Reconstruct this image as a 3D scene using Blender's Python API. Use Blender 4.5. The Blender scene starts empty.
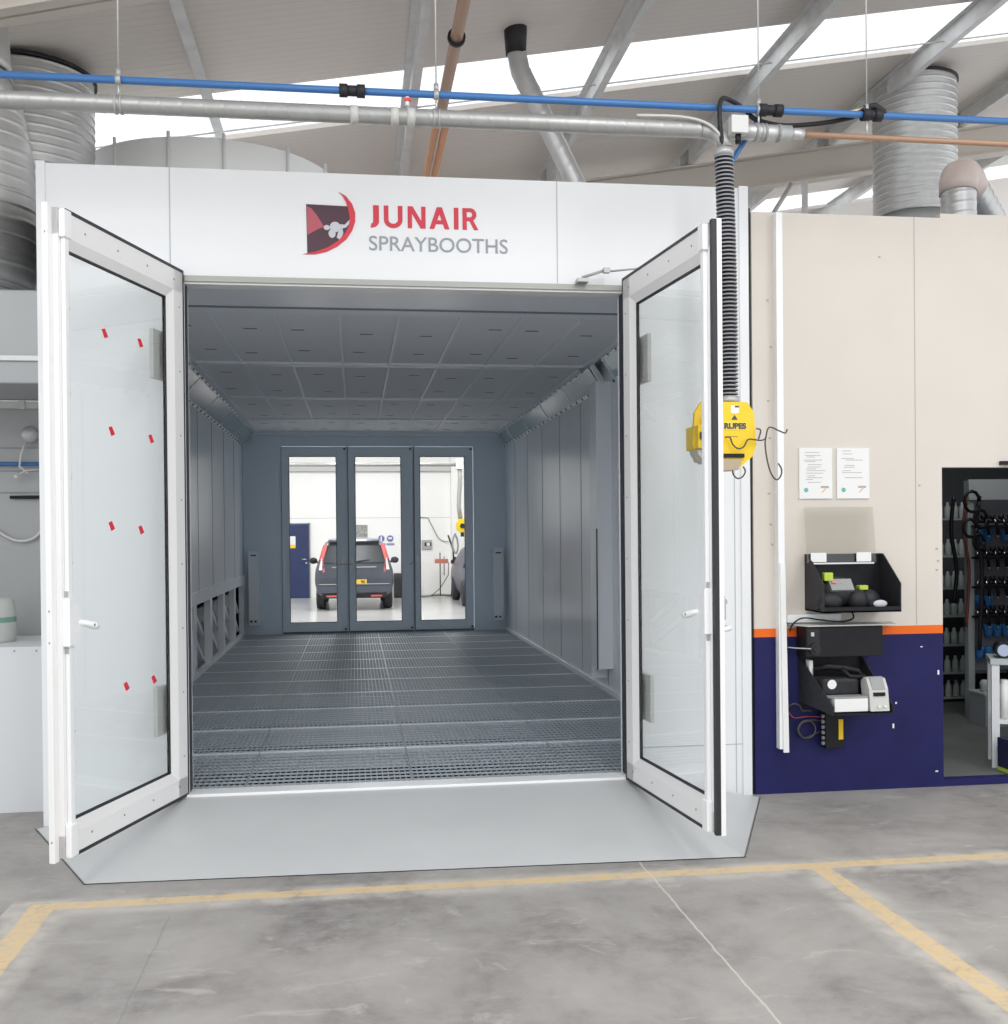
import bpy, bmesh, math, random
from mathutils import Vector, Matrix
random.seed(7)
S = bpy.context.scene
COL = S.collection
PI = math.pi

# ------------------------------------------------------------------ materials
MATS = {}
def mat(name, c, rough=.5, metal=0., noise=0., nscale=6., spec=.5, emit=None, coat=0., bump=0., stretch=None, c2=None):
    if name in MATS: return MATS[name]
    m = bpy.data.materials.new(name); m.use_nodes = True
    nt = m.node_tree; b = nt.nodes['Principled BSDF']
    b.inputs['Base Color'].default_value = (*c, 1)
    b.inputs['Roughness'].default_value = rough
    b.inputs['Metallic'].default_value = metal
    b.inputs['Specular IOR Level'].default_value = spec
    b.inputs['Coat Weight'].default_value = coat
    if noise > 0 or bump > 0:
        tc = nt.nodes.new('ShaderNodeTexCoord'); mp = nt.nodes.new('ShaderNodeMapping')
        nt.links.new(tc.outputs['Object'], mp.inputs['Vector'])
        if stretch: mp.inputs['Scale'].default_value = stretch
        n = nt.nodes.new('ShaderNodeTexNoise'); n.inputs['Scale'].default_value = nscale; n.inputs['Detail'].default_value = 5
        nt.links.new(mp.outputs[0], n.inputs['Vector'])
        if noise > 0:
            mx = nt.nodes.new('ShaderNodeMix'); mx.data_type = 'RGBA'
            mr = nt.nodes.new('ShaderNodeMapRange'); mr.inputs['From Min'].default_value = .3; mr.inputs['From Max'].default_value = .7
            nt.links.new(n.outputs['Fac'], mr.inputs['Value']); nt.links.new(mr.outputs[0], mx.inputs['Factor'])
            a = c2 if c2 else tuple(x*(1-noise) for x in c)
            mx.inputs['A'].default_value = (*a, 1); mx.inputs['B'].default_value = (*c, 1)
            nt.links.new(mx.outputs['Result'], b.inputs['Base Color'])
        if bump > 0:
            bp = nt.nodes.new('ShaderNodeBump'); bp.inputs['Strength'].default_value = bump; bp.inputs['Distance'].default_value = .01
            nt.links.new(n.outputs['Fac'], bp.inputs['Height']); nt.links.new(bp.outputs[0], b.inputs['Normal'])
    if emit:
        b.inputs['Emission Color'].default_value = (*emit[:3], 1); b.inputs['Emission Strength'].default_value = emit[3]
    MATS[name] = m; return m

def glass_mat(name, tint, refl=.08, rough=0.0):
    m = bpy.data.materials.new(name); m.use_nodes = True; nt = m.node_tree
    nt.nodes.remove(nt.nodes['Principled BSDF']); out = nt.nodes['Material Output']
    t = nt.nodes.new('ShaderNodeBsdfTransparent'); t.inputs[0].default_value = (*tint, 1)
    g = nt.nodes.new('ShaderNodeBsdfGlossy'); g.inputs['Roughness'].default_value = rough
    # Schlick reflectance from the unsigned angle, so both faces of the pane behave alike
    ge = nt.nodes.new('ShaderNodeNewGeometry'); dt = nt.nodes.new('ShaderNodeVectorMath'); dt.operation = 'DOT_PRODUCT'
    nt.links.new(ge.outputs['Incoming'], dt.inputs[0]); nt.links.new(ge.outputs['Normal'], dt.inputs[1])
    def mth(op, a, b=None):
        q = nt.nodes.new('ShaderNodeMath'); q.operation = op
        for i, v in enumerate((a, b)):
            if v is None: continue
            if isinstance(v, (int, float)): q.inputs[i].default_value = v
            else: nt.links.new(v, q.inputs[i])
        return q
    c_ = mth('ABSOLUTE', dt.outputs['Value']); om = mth('SUBTRACT', 1.0, c_.outputs[0]); pw = mth('POWER', om.outputs[0], 5.0)
    sc_ = mth('MULTIPLY', pw.outputs[0], .9); cl = mth('ADD', sc_.outputs[0], refl)
    mx = nt.nodes.new('ShaderNodeMixShader'); nt.links.new(cl.outputs[0], mx.inputs[0])
    nt.links.new(t.outputs[0], mx.inputs[1]); nt.links.new(g.outputs[0], mx.inputs[2]); nt.links.new(mx.outputs[0], out.inputs[0])
    MATS[name] = m; return m

M_panel = mat('white coated panel', (.78,.785,.79), .38)
M_pvc   = mat('white door profile', (.84,.825,.815), .32)
M_pvc2  = mat('white pvc fitting', (.86,.86,.86), .3)
M_seam  = mat('panel seam', (.45,.46,.47), .6)
M_black = mat('black rubber', (.02,.02,.025), .5)
M_inner = mat('booth lining', (.89,.91,.95), .30, noise=.04, nscale=1.0, stretch=(1,3,.2))
M_inwall = mat('booth wall sheet', (.89,.915,.955), .24, noise=.05, nscale=1.5, stretch=(1,3,.1))
M_seamin= mat('booth seam', (.20,.23,.26), .5)
M_ceilp = mat('filter ceiling mat', (.86,.87,.89), .8)
M_tbar  = mat('ceiling grid bar', (.86,.89,.93), .4)
M_bdoor = mat('booth back door frame', (.74,.83,.91), .4)
M_grate = mat('galvanised grating', (.50,.55,.59), .45, metal=.3)
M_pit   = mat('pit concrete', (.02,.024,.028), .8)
M_galv  = mat('galvanised duct', (.60,.60,.59), .40, metal=.6, noise=.12, nscale=9)
M_galvd = mat('dull galvanised sheet', (.46,.46,.45), .45, metal=.4, noise=.1, nscale=4)
M_steel = mat('zinc purlin steel', (.74,.74,.73), .5, metal=.15, noise=.2, nscale=5)
M_raft  = mat('cream painted steel', (.60,.55,.49), .6)
M_beige = mat('beige wall panel', (.66,.605,.54), .5, noise=.04, nscale=2.5)
M_navy  = mat('navy wall paint', (.014,.014,.095), .5, spec=.25, noise=.25, nscale=5)
M_orange= mat('orange stripe', (.80,.14,.01), .5, spec=.3)
M_dark  = mat('black plastic', (.010,.010,.013), .5, spec=.3, noise=.3, nscale=12)
M_dark2 = mat('charcoal plastic', (.028,.028,.032), .5, spec=.3, noise=.3, nscale=20)
M_grey  = mat('mid grey plastic', (.30,.30,.30), .5)
M_lgrey = mat('light grey plastic', (.55,.54,.51), .45)
M_paper = mat('white paper', (.80,.79,.77), .6)
M_ink   = mat('grey print', (.38,.38,.38), .7)
M_blue  = mat('blue air pipe', (.05,.17,.42), .4)
M_pipe  = mat('grey foil pipe', (.42,.42,.405), .38, metal=.45, noise=.12, nscale=14)
M_cop   = mat('brown copper pipe', (.44,.27,.18), .5, metal=.25)
M_yel   = mat('yellow enamel', (.87,.58,.01), .35)
M_hose  = mat('black hose', (.015,.015,.02), .5)
M_hose_lit = mat('lit hose ridge', (.30,.30,.32), .45)  # hose is black throughout; this grey paints the light catching its ridges
M_wire  = mat('dark wire', (.10,.09,.08), .4, metal=.5)
M_chrome= mat('chrome', (.65,.65,.65), .2, metal=1)
M_ramp  = mat('grey ramp sheet', (.55,.56,.56), .42, noise=.05, nscale=2)
M_white2= mat('white cabinet', (.66,.67,.68), .5)
M_farw  = mat('white block wall', (.88,.87,.85), .7)
M_farfl = mat('pale resin floor', (.50,.50,.49), .22, noise=.12, nscale=1.2)
M_bdr   = mat('blue door paint', (.025,.04,.13), .5, noise=.3, nscale=3)
M_red   = mat('logo red', (.62,.035,.06), .5)
M_lgrey2= mat('logo grey', (.30,.31,.33), .5)
M_maroon= mat('logo maroon', (.07,.025,.04), .5)
M_pink  = mat('logo pink', (.45,.09,.12), .5)
M_silver= mat('logo silver', (.55,.54,.58), .5)
M_redtape = mat('red tape', (.75,.03,.05), .5)
M_mark  = mat('dark print', (.06,.07,.08), .6)
M_brick = mat('filter block', (.55,.53,.52), .8, noise=.3, nscale=4)
M_teal  = mat('teal steel', (.20,.29,.31), .25)
M_car   = mat('blue grey car paint', (.075,.08,.105), .22, coat=.6, metal=.35)
M_car2  = mat('navy car paint', (.010,.013,.05), .35, coat=.15)
M_cglass= mat('dark car glass', (.03,.035,.04), .2, spec=.25)
M_tail  = mat('red tail lamp', (.62,.12,.12), .2)
M_tailw = mat('clear tail lamp', (.78,.68,.66), .2)
M_tyre  = mat('tyre rubber', (.03,.03,.035), .7)
M_plate = mat('yellow plate', (.85,.55,.03), .5)
M_green = mat('lime green plastic', (.45,.60,.05), .5)
M_cupb  = mat('blue cup plastic', (.06,.25,.62), .35)
M_bott  = mat('pale bottle', (.45,.52,.48), .5)
M_shelf = mat('pale shelf', (.42,.46,.46), .5)
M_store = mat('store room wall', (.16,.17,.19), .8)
M_tube  = mat('fluorescent tube', (.8,.82,.83), .3)
M_term  = mat('terracotta tray', (.55,.20,.13), .6)
M_pinkd = mat('cream flue', (.66,.55,.50), .5)
G_door  = glass_mat('door glass', (.95,.965,.965), .03)
G_back  = glass_mat('booth door glass', (.97,.98,.98), .015)
G_visor = glass_mat('clear polycarbonate', (.90,.89,.87), .05)
G_light = glass_mat('lamp cover glass', (.50,.62,.66), .05)

# ------------------------------------------------------------------ helpers
class MB:
    def __init__(s): s.bm = bmesh.new(); s.smooth = False
    def box(s, x0, x1, y0, y1, z0, z1, bev=0):
        vs = [s.bm.verts.new((x, y, z)) for x in (x0, x1) for y in (y0, y1) for z in (z0, z1)]
        f = [(0,1,3,2),(4,6,7,5),(0,4,5,1),(2,3,7,6),(0,2,6,4),(1,5,7,3)]
        fs = [s.bm.faces.new([vs[i] for i in q]) for q in f]
        if bev > 0:
            es = list({e for q in fs for e in q.edges})
            bmesh.ops.bevel(s.bm, geom=es, offset=bev, segments=2, affect='EDGES', profile=.6)
        return s
    def prism(s, pts, axis, a, b):
        """polygon pts extruded along axis ('x','y','z') from a to b"""
        def mk(p, t):
            return {'x': (t, p[0], p[1]), 'y': (p[0], t, p[1]), 'z': (p[0], p[1], t)}[axis]
        A = [s.bm.verts.new(mk(p, a)) for p in pts]; B = [s.bm.verts.new(mk(p, b)) for p in pts]
        s.bm.faces.new(A); s.bm.faces.new(B[::-1]); n = len(pts)
        for i in range(n): s.bm.faces.new((A[i], B[i], B[(i+1)%n], A[(i+1)%n]))
        return s
    def tube(s, pts, r, seg=10, cap=True, rs=None):
        pts = [Vector(p) for p in pts]; n = len(pts); rings = []
        up = Vector((.013, .021, 1)).normalized()
        t0 = (pts[1]-pts[0]).normalized()
        if abs(t0.dot(up)) > .95: up = Vector((1, .02, .01)).normalized()
        x = t0.cross(up).normalized()
        for i, p in enumerate(pts):
            t = (pts[min(i+1, n-1)] - pts[max(i-1, 0)]).normalized()
            x = (x - t*x.dot(t)).normalized(); y = t.cross(x)
            rr = rs[i] if rs else r
            rings.append([s.bm.verts.new(p + x*math.cos(2*PI*k/seg)*rr + y*math.sin(2*PI*k/seg)*rr) for k in range(seg)])
        for i in range(n-1):
            for k in range(seg):
                f = s.bm.faces.new((rings[i][k], rings[i][(k+1)%seg], rings[i+1][(k+1)%seg], rings[i+1][k])); f.smooth = True
        if cap: s.bm.faces.new(rings[0][::-1]); s.bm.faces.new(rings[-1])
        return s
    def cyl(s, a, b, r, seg=16, r2=None):
        return s.tube([a, b], r, seg, True, [r, r if r2 is None else r2])
    def lathe(s, prof, c, seg=32, cap=True, axis='z'):
        rings = []
        for r, h in prof:
            ring = []
            for k in range(seg):
                u, v = r*math.cos(2*PI*k/seg), r*math.sin(2*PI*k/seg)
                o = {'z': (u, v, h), 'y': (u, h, v), 'x': (h, u, v)}[axis]
                ring.append(s.bm.verts.new((c[0]+o[0], c[1]+o[1], c[2]+o[2])))
            rings.append(ring)
        for i in range(len(rings)-1):
            for k in range(seg):
                f = s.bm.faces.new((rings[i][k], rings[i][(k+1)%seg], rings[i+1][(k+1)%seg], rings[i+1][k])); f.smooth = True
        if cap: s.bm.faces.new(rings[0][::-1]); s.bm.faces.new(rings[-1])
        return s
    def spiral(s, axis_pts, radii, pitch=.06, amp=.006, seg=48, per=9, duty=.14):
        """spiral-seamed duct along a polyline"""
        P = [Vector(p) for p in axis_pts]; L = [0]
        for i in range(1, len(P)): L.append(L[-1] + (P[i]-P[i-1]).length)
        n = max(2, int(L[-1]/pitch*per)); rings = []
        t0 = (P[1]-P[0]).normalized(); x = t0.cross(Vector((.3, 1, .1)).normalized()).normalized(); 
        def at(d):
            for i in range(1, len(P)):
                if d <= L[i] + 1e-9 or i == len(P)-1:
                    f = (d-L[i-1])/(L[i]-L[i-1]); return P[i-1].lerp(P[i], f), radii[i-1]*(1-f)+radii[i]*f
        for j in range(n+1):
            d = L[-1]*j/n; p, r = at(d); a, _ = at(max(0, d-.03)); b, _ = at(min(L[-1], d+.03)); t = (b-a).normalized()
            x = (x - t*x.dot(t)).normalized(); y = t.cross(x); ring = []
            for k in range(seg):
                ph = (d/pitch - k/seg) % 1.0; bmp = amp if ph < duty else 0
                ring.append(s.bm.verts.new(p + (x*math.cos(2*PI*k/seg) + y*math.sin(2*PI*k/seg))*(r+bmp)))
            rings.append(ring)
        for i in range(n):
            for k in range(seg):
                f = s.bm.faces.new((rings[i][k], rings[i][(k+1)%seg], rings[i+1][(k+1)%seg], rings[i+1][k])); f.smooth = True
        s.bm.faces.new(rings[0][::-1]); s.bm.faces.new(rings[-1]); return s
    def quad(s, *p):
        s.bm.faces.new([s.bm.verts.new(q) for q in p]); return s
    def sphere(s, c, r, sx=1, sy=1, sz=1, seg=16):
        m = Matrix.Translation(c) @ Matrix.Diagonal((r*sx, r*sy, r*sz, 1))
        g = bmesh.ops.create_uvsphere(s.bm, u_segments=seg, v_segments=seg//2+2, radius=1, matrix=m)
        for v in g['verts']:
            for f in v.link_faces: f.smooth = True
        return s
    def build(s, name, m, parent=None, local=False):
        bmesh.ops.recalc_face_normals(s.bm, faces=s.bm.faces)
        me = bpy.data.meshes.new(name); 
        if parent is not None and not local: s.bm.transform(WM[parent].inverted())
        s.bm.to_mesh(me); s.bm.free(); me.materials.append(m)
        o = bpy.data.objects.new(name, me); COL.objects.link(o)
        if parent is not None:
            o.parent = parent
            WM[o] = WM[parent]
        else: WM[o] = Matrix.Identity(4)
        return o
WM = {}
def tag(o, label=None, cat=None, group=None, kind=None):
    if label: o['label'] = label
    if cat: o['category'] = cat
    if group: o['group'] = group
    if kind: o['kind'] = kind
    return o
def thing(name, label, cat, loc=(0,0,0), rz=0, group=None):
    o = bpy.data.objects.new(name, None); COL.objects.link(o); o.empty_display_size = .1
    o.location = loc; o.rotation_euler = (0, 0, rz)
    WM[o] = Matrix.Translation(loc) @ Matrix.Rotation(rz, 4, 'Z')
    return tag(o, label, cat, group)
KIDS = {}
def copy_tree(o, parent=None):
    c = o.copy(); COL.objects.link(c)
    if parent is not None: c.parent = parent
    for ch in [x for x in COL.objects if x.parent == o]: copy_tree(ch, c)
    return c
def struct(mb, name, m, label=None): return tag(mb.build(name, m), kind='structure')
def solo(mb, name, m, label, cat, group=None, base=None):
    """a thing that is one mesh; origin moved to its base"""
    xs = [v.co for v in mb.bm.verts]
    c = Vector(((min(v.x for v in xs)+max(v.x for v in xs))/2, (min(v.y for v in xs)+max(v.y for v in xs))/2, min(v.z for v in xs)))
    mb.bm.transform(Matrix.Translation(-c)); o = mb.build(name, m); o.location = c; WM[o] = Matrix.Translation(c)
    return tag(o, label, cat, group)
def text(name, body, x0, x1, z0, z1, y, m, parent, off=0., local=False, xmat=None):
    cu = bpy.data.curves.new('t', 'FONT'); cu.body = body; cu.size = 1; cu.offset = off; cu.extrude = .004
    to = bpy.data.objects.new('t', cu); COL.objects.link(to)
    bpy.context.view_layer.update()
    me = bpy.data.meshes.new_from_object(to.evaluated_get(bpy.context.evaluated_depsgraph_get()))
    bpy.data.objects.remove(to)
    vs = [v.co for v in me.vertices]; ax, bx = min(v.x for v in vs), max(v.x for v in vs); ay, by = min(v.y for v in vs), max(v.y for v in vs)
    for v in me.vertices:
        X = x0 + (v.co.x-ax)/(bx-ax)*(x1-x0); Z = z0 + (v.co.y-ay)/(by-ay)*(z1-z0); Y = y - v.co.z*.3 - .001
        p = Vector((X, Y, Z))
        if xmat: p = xmat @ p
        if parent is not None and not local: p = WM[parent].inverted() @ p
        v.co = p
    me.materials.clear(); me.materials.append(m); me.name = name
    o = bpy.data.objects.new(name, me); COL.objects.link(o)
    if parent is not None: o.parent = parent
    return o

YF = 6.70
# ------------------------------------------------------------------ hall floor
def floor_material():
    m = bpy.data.materials.new('worn concrete floor'); m.use_nodes = True; nt = m.node_tree; N = nt.nodes; L = nt.links
    b = N['Principled BSDF']; g = N.new('ShaderNodeNewGeometry'); sep = N.new('ShaderNodeSeparateXYZ'); L.new(g.outputs['Position'], sep.inputs[0])
    def noise(scale, detail=6, rough=.6, stretch=None, dist=0):
        n = N.new('ShaderNodeTexNoise'); n.inputs['Scale'].default_value = scale; n.inputs['Detail'].default_value = detail
        n.inputs['Roughness'].default_value = rough; n.inputs['Distortion'].default_value = dist
        if stretch:
            mp = N.new('ShaderNodeMapping'); mp.inputs['Scale'].default_value = stretch; mp.inputs['Rotation'].default_value = (0,0,.5)
            L.new(g.outputs['Position'], mp.inputs[0]); L.new(mp.outputs[0], n.inputs['Vector'])
        else: L.new(g.outputs['Position'], n.inputs['Vector'])
        return n.outputs['Fac']
    def rng(v, a, b_, c=0, d=1, smooth=False):
        r = N.new('ShaderNodeMapRange'); r.inputs['From Min'].default_value = a; r.inputs['From Max'].default_value = b_
        r.inputs['To Min'].default_value = c; r.inputs['To Max'].default_value = d
        if smooth: r.interpolation_type = 'SMOOTHSTEP'
        L.new(v, r.inputs['Value']); return r.outputs[0]
    def math_(op, a, b_):
        q = N.new('ShaderNodeMath'); q.operation = op
        for i, v in enumerate((a, b_)):
            if isinstance(v, (int, float)): q.inputs[i].default_value = v
            else: L.new(v, q.inputs[i])
        return q.outputs[0]
    def mix(f, a, b_):
        q = N.new('ShaderNodeMix'); q.data_type = 'RGBA'; L.new(f, q.inputs['Factor'])
        for k, v in (('A', a), ('B', b_)):
            if isinstance(v, tuple): q.inputs[k].default_value = (*v, 1)
            else: L.new(v, q.inputs[k])
        return q.outputs['Result']
    base = mix(rng(noise(1.1, 7, .62, dist=.4), .38, .60), (.17,.158,.15), (.37,.347,.325))
    base = mix(rng(noise(7, 8, .7), .3, .75), base, (.34,.322,.305))
    # pale scuffs and scraped patches
    base = mix(math_('MULTIPLY', rng(noise(2.4, 9, .72, (1, 1.8, 1), 1.6), .575, .66), .42), base, (.52,.485,.445))
    base = mix(math_('MULTIPLY', rng(noise(60, 3, .6), .66, .74), .5), base, (.15,.14,.14))
    X, Y = sep.outputs[0], sep.outputs[1]
    wob = math_('MULTIPLY', math_('SUBTRACT', noise(5, 3), .5), .025)
    def band(v, c, h, soft=.006):
        d = math_('ABSOLUTE', math_('SUBTRACT', math_('ADD', v, wob), c), 0)
        return rng(d, h-soft, h+soft, 1, 0)
    def gt(v, t): return math_('GREATER_THAN', v, t)
    def lt(v, t): return math_('LESS_THAN', v, t)
    line = math_('MULTIPLY', band(Y, 5.222, .046), gt(X, -1.50))
    l2 = math_('MULTIPLY', band(X, -1.445, .058), lt(Y, 5.25))
    l3 = math_('MULTIPLY', band(X, 2.315, .05), lt(Y, 5.22))
    # paler, clean margin around the painted lines
    halo = math_('MAXIMUM', math_('MULTIPLY', band(Y, 5.20, .115, .035), gt(X, -1.6)), math_('MAXIMUM', math_('MULTIPLY', band(X, -1.44, .13, .04), lt(Y, 5.3)), math_('MULTIPLY', band(X, 2.30, .12, .04), lt(Y, 5.22))))
    base = mix(math_('MULTIPLY', halo, math_('MULTIPLY', rng(noise(6, 5), .32, .55), .8)), base, (.50,.465,.42))
    paint = math_('MULTIPLY', math_('MAXIMUM', line, math_('MAXIMUM', l2, l3)), rng(noise(16, 8, .75), .38, .52, .35, 1))
    base = mix(math_('MULTIPLY', paint, .95), base, (.64,.48,.27))
    # saw cuts
    j = math_('MULTIPLY', band(X, 1.44, .004, .003), lt(Y, 5.5)); base = mix(math_('MULTIPLY', j, .8), base, (.62,.56,.48))
    j2 = math_('MULTIPLY', band(X, -.84, .004, .003), lt(Y, 5.0)); base = mix(math_('MULTIPLY', j2, .45), base, (.18,.17,.16))
    L.new(base, b.inputs['Base Color']); b.inputs['Roughness'].default_value = .6
    L.new(rng(noise(3, 5), .3, .7, .42, .7), b.inputs['Roughness'])
    bp = N.new('ShaderNodeBump'); bp.inputs['Strength'].default_value = .25; bp.inputs['Distance'].default_value = .004
    L.new(noise(30, 6), bp.inputs['Height']); L.new(bp.outputs[0], b.inputs['Normal'])
    return m
fm = floor_material()
mb = MB()
mb.box(-9, 14, -9, 6.72, -.1, 0); mb.box(-9, -1.84, 6.72, 17.5, -.1, 0); mb.box(2.53, 14, 6.72, 17.5, -.1, 0)
struct(mb, 'floor', fm)
mb = MB(); mb.box(-9, 14, 17.6, 34, -.1, 0); struct(mb, 'floor_far', M_farfl)
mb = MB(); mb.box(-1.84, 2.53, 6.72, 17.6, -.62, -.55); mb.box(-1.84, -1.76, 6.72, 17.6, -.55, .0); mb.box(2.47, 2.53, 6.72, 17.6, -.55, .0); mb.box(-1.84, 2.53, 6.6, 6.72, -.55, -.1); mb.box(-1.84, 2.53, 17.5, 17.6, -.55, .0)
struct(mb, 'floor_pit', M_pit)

# ------------------------------------------------------------------ booth shell
mb = MB()
mb.box(-1.84, -1.0, YF, YF+.10, 0, 3.92); mb.box(1.70, 2.53, YF, YF+.10, 0, 3.92); mb.box(-1.0, 1.70, YF, YF+.10, 3.24, 3.92)
struct(mb, 'wall_front', M_panel)
mb = MB()
for x in (-1.08, 1.28): mb.box(x-.003, x+.003, YF-.0015, YF, 3.28, 3.92)
mb.box(2.425, 2.431, YF-.0015, YF, 0.02, 3.92)
mb.box(1.72, 2.53, YF-.0015, YF, .33, .336)
struct(mb, 'trim_1', M_seam)
mb = MB(); mb.box(2.47, 2.53, YF-.012, YF, 0, 3.93); mb.box(-1.84, -1.79, YF-.012, YF, 0, 3.93); struct(mb, 'trim_2', M_panel)
mb = MB(); mb.box(-1.0, 1.70, YF-.02, YF+.06, 3.238, 3.272); struct(mb, 'trim_3', mat('brushed door head', (.36,.36,.33), .45, metal=.2))
mb = MB(); mb.box(-1.0, 1.70, YF+.0, YF+.12, 3.226, 3.238); struct(mb, 'trim_4', M_pvc)
mb = MB(); mb.box(-1.02, 1.72, 6.63, 6.78, .10, .165, .006); struct(mb, 'trim_5', M_pvc2)
mb = MB(); mb.box(-1.0, -.996, YF+.002, YF+.09, .165, 3.226); mb.box(1.696, 1.70, YF+.002, YF+.09, .165, 3.226); struct(mb, 'trim_6', mat('jamb seal', (.035,.035,.045), .6))
# interior side walls with lapped sheets
zc = 3.38
mb = MB(); mb.box(-1.84, -1.74, YF+.10, 17.6, 1.03, 3.9); mb.box(-1.84, -1.0, YF+.1, YF+.14, 0.1, 3.9); mb.box(-1.84,-1.74,YF+.14,8.05,0,1.03)
struct(mb, 'wall_left', M_inwall)
mb = MB(); mb.box(2.45, 2.53, YF+.10, 17.6, 0, 3.9); mb.box(1.70, 2.53, YF+.1, YF+.14, .1, 3.9); struct(mb, 'wall_right', M_inwall)
mb = MB()
for i in range(9):
    y = 7.6 + 1.22*i
    mb.box(-1.741, -1.737, y-.006, y+.006, 1.1, 3.12)
    mb.box(2.447, 2.451, y+.3-.006, y+.3+.006, .22, 3.12)
struct(mb, 'trim_7', M_seamin)
mb = MB(); mb.box(2.425, 2.45, YF+.14, 17.5, .13, .19); struct(mb, 'baseboard_right', M_tbar)
# back wall around three doors
mb = MB(); YB = 17.5
mb.box(-1.84, -1.15, YB, YB+.1, 0, 3.9); mb.box(1.92, 2.53, YB, YB+.1, 0, 3.9); mb.box(-1.15, 1.92, YB, YB+.1, 3.14, 3.9); mb.box(-1.15, 1.92, YB+.02, YB+.1, 0, .19); mb.box(-.14,-.08,YB+.045,YB+.06,.1,3.2); mb.box(.90,.99,YB+.045,YB+.06,.1,3.2)
struct(mb, 'wall_back', M_bdoor)
# ceiling
mb = MB(); mb.box(-1.84, 2.53, YF+.1, 17.6, 3.40, 3.92); struct(mb, 'ceiling_booth', M_inner)
mb = MB(); mb.box(-1.74, 2.45, YF+.1, 7.78, 3.315, 3.40); struct(mb, 'ceiling_bulkhead', M_inner)
mb = MB(); mb.box(-1.74, 2.45, 7.74, 7.79, 3.311, 3.345); struct(mb, 'trim_19', M_seamin)
mb = MB(); mb.box(-1.74, 2.45, 7.79, 8.12, 3.345, 3.40); struct(mb, 'trim_8', M_tbar)
CX_ = [-1.50,-1.05,-.58,-.10,.35,.82,1.29,1.77,2.28]; RY = [8.12,10.55,13.12,15.5,17.40]
mb = MB()
for x in CX_[1:-1]: mb.box(x-.011, x+.011, 8.12, 17.4, 3.352, 3.37)
for x in (CX_[0], CX_[-1]): mb.box(x-.03, x+.03, 8.12, 17.45, 3.345, 3.38)
for y in RY[1:-1]: mb.box(-1.5, 2.28, y-.06, y+.06, 3.345, 3.37); mb.box(-1.0, 1.8, y+.14, y+.16, 3.352, 3.37)
mb.box(-1.6, 2.4, 17.38, 17.5, 3.30, 3.38)
struct(mb, 'trim_9', M_tbar)
rown = ['nearest row', 'second row back', 'third row back', 'row by the back doors']
coln = ['column beside the left lamp trough', 'second column from the left', 'third column from the left', 'fourth column from the left', 'fifth column from the left', 'sixth column from the left', 'seventh column from the left', 'column beside the right lamp trough']
for j in range(4):
    for i in range(8):
        x0, x1, y0, y1 = CX_[i]+.012, CX_[i+1]-.012, RY[j]+.062, RY[j+1]-.062
        t = thing('ceiling_filter', 'ceiling filter panel, %s, %s' % (rown[j], coln[i]), 'filter', ((x0+x1)/2, (y0+y1)/2, 3.366), 0, 'ceiling filter panels inside the spray booth')
        MB().box(x0, x1, y0, y1, 3.366, 3.399).build('filter_mat', M_ceilp, t)
        for q in (.3, .78):
            xx = x0 + (x1-x0)*random.uniform(.15, .6); yy = y0+(y1-y0)*(q+random.uniform(-.08, .08))
            k = MB(); k.box(xx, xx+.105, yy, yy+.026, 3.3645, 3.3661); k.build('printed_tag', M_mark, t)
# light troughs
def trough(side, y0, y1, label):
    if side < 0: P = (-1.53, 3.365); Q = (-1.74, 3.13); bx = -1.738
    else: P = (2.30, 3.365); Q = (2.45, 3.13); bx = 2.448
    t = thing('lamp_trough', label, 'light fixture', ((P[0]+Q[0])/2, (y0+y1)/2, 3.13))
    n = Vector((P[1]-Q[1], 0, -(P[0]-Q[0]))).normalized()
    if side > 0: n = Vector((-(P[1]-Q[1]), 0, (P[0]-Q[0]))).normalized()
    if n.z > 0: n = -n
    p, q = Vector((P[0], 0, P[1])), Vector((Q[0], 0, Q[1]))
    def at(f, y, d=0): v = p.lerp(q, f) + n*d; return (v.x, y, v.z)
    def slab(m, f0, f1, a, b, d0, d1):
        vs = [m.bm.verts.new(at(f, y, d)) for f in (f0, f1) for y in (a, b) for d in (d0, d1)]
        for g in [(0,1,3,2),(4,6,7,5),(0,4,5,1),(2,3,7,6),(0,2,6,4),(1,5,7,3)]: m.bm.faces.new([vs[i] for i in g])
    m = MB(); slab(m, 0, 1, y0, y1, -.05, -.045); slab(m, 0, .14, y0, y1, -.045, .004); slab(m, .86, 1, y0, y1, -.045, .004)
    L = 1.5; k = y0
    while k < y1: slab(m, .14, .86, k, min(k+.035, y1), -.045, .002); k += L
    m.build('housing', M_inner, t)
    m = MB(); slab(m, .14, .86, y0+.1, y1-.05, -.006, -.003); m.build('cover_glass', mat('teal lamp cover', (.34,.46,.49), .16), t)
    m = MB(); slab(m, .14, .86, y0+.1, y1-.05, -.043, -.040); m.build('reflector', M_teal, t)
    k = y0; tubes = MB()
    while k < y1-.4:
        for f in (.35, .65):
            a = at(f, k+.2, -.026); b = at(f, min(k+L-.08, y1-.1), -.026); tubes.cyl(a, b, .012, 8)
        k += L
    tubes.build('lamp_tubes', M_tube, t)
    sc = MB(); k = y0+.06
    while k < y1:
        for f in (.07, .93):
            a = Vector(at(f, k, .003)); b = Vector(at(f, k, .012)); sc.cyl(a, b, .017, 6)
        k += .3
    sc.build('fixing_screws', M_mark, t)
trough(-1, 6.9, 17.4, 'long sloping lamp trough between left booth wall and ceiling')
trough(1, 6.9, 10.0, 'short sloping lamp trough at top of right booth wall near the opening')
trough(1, 10.42, 17.4, 'long sloping lamp trough at top of right booth wall behind the duct box')
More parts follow.
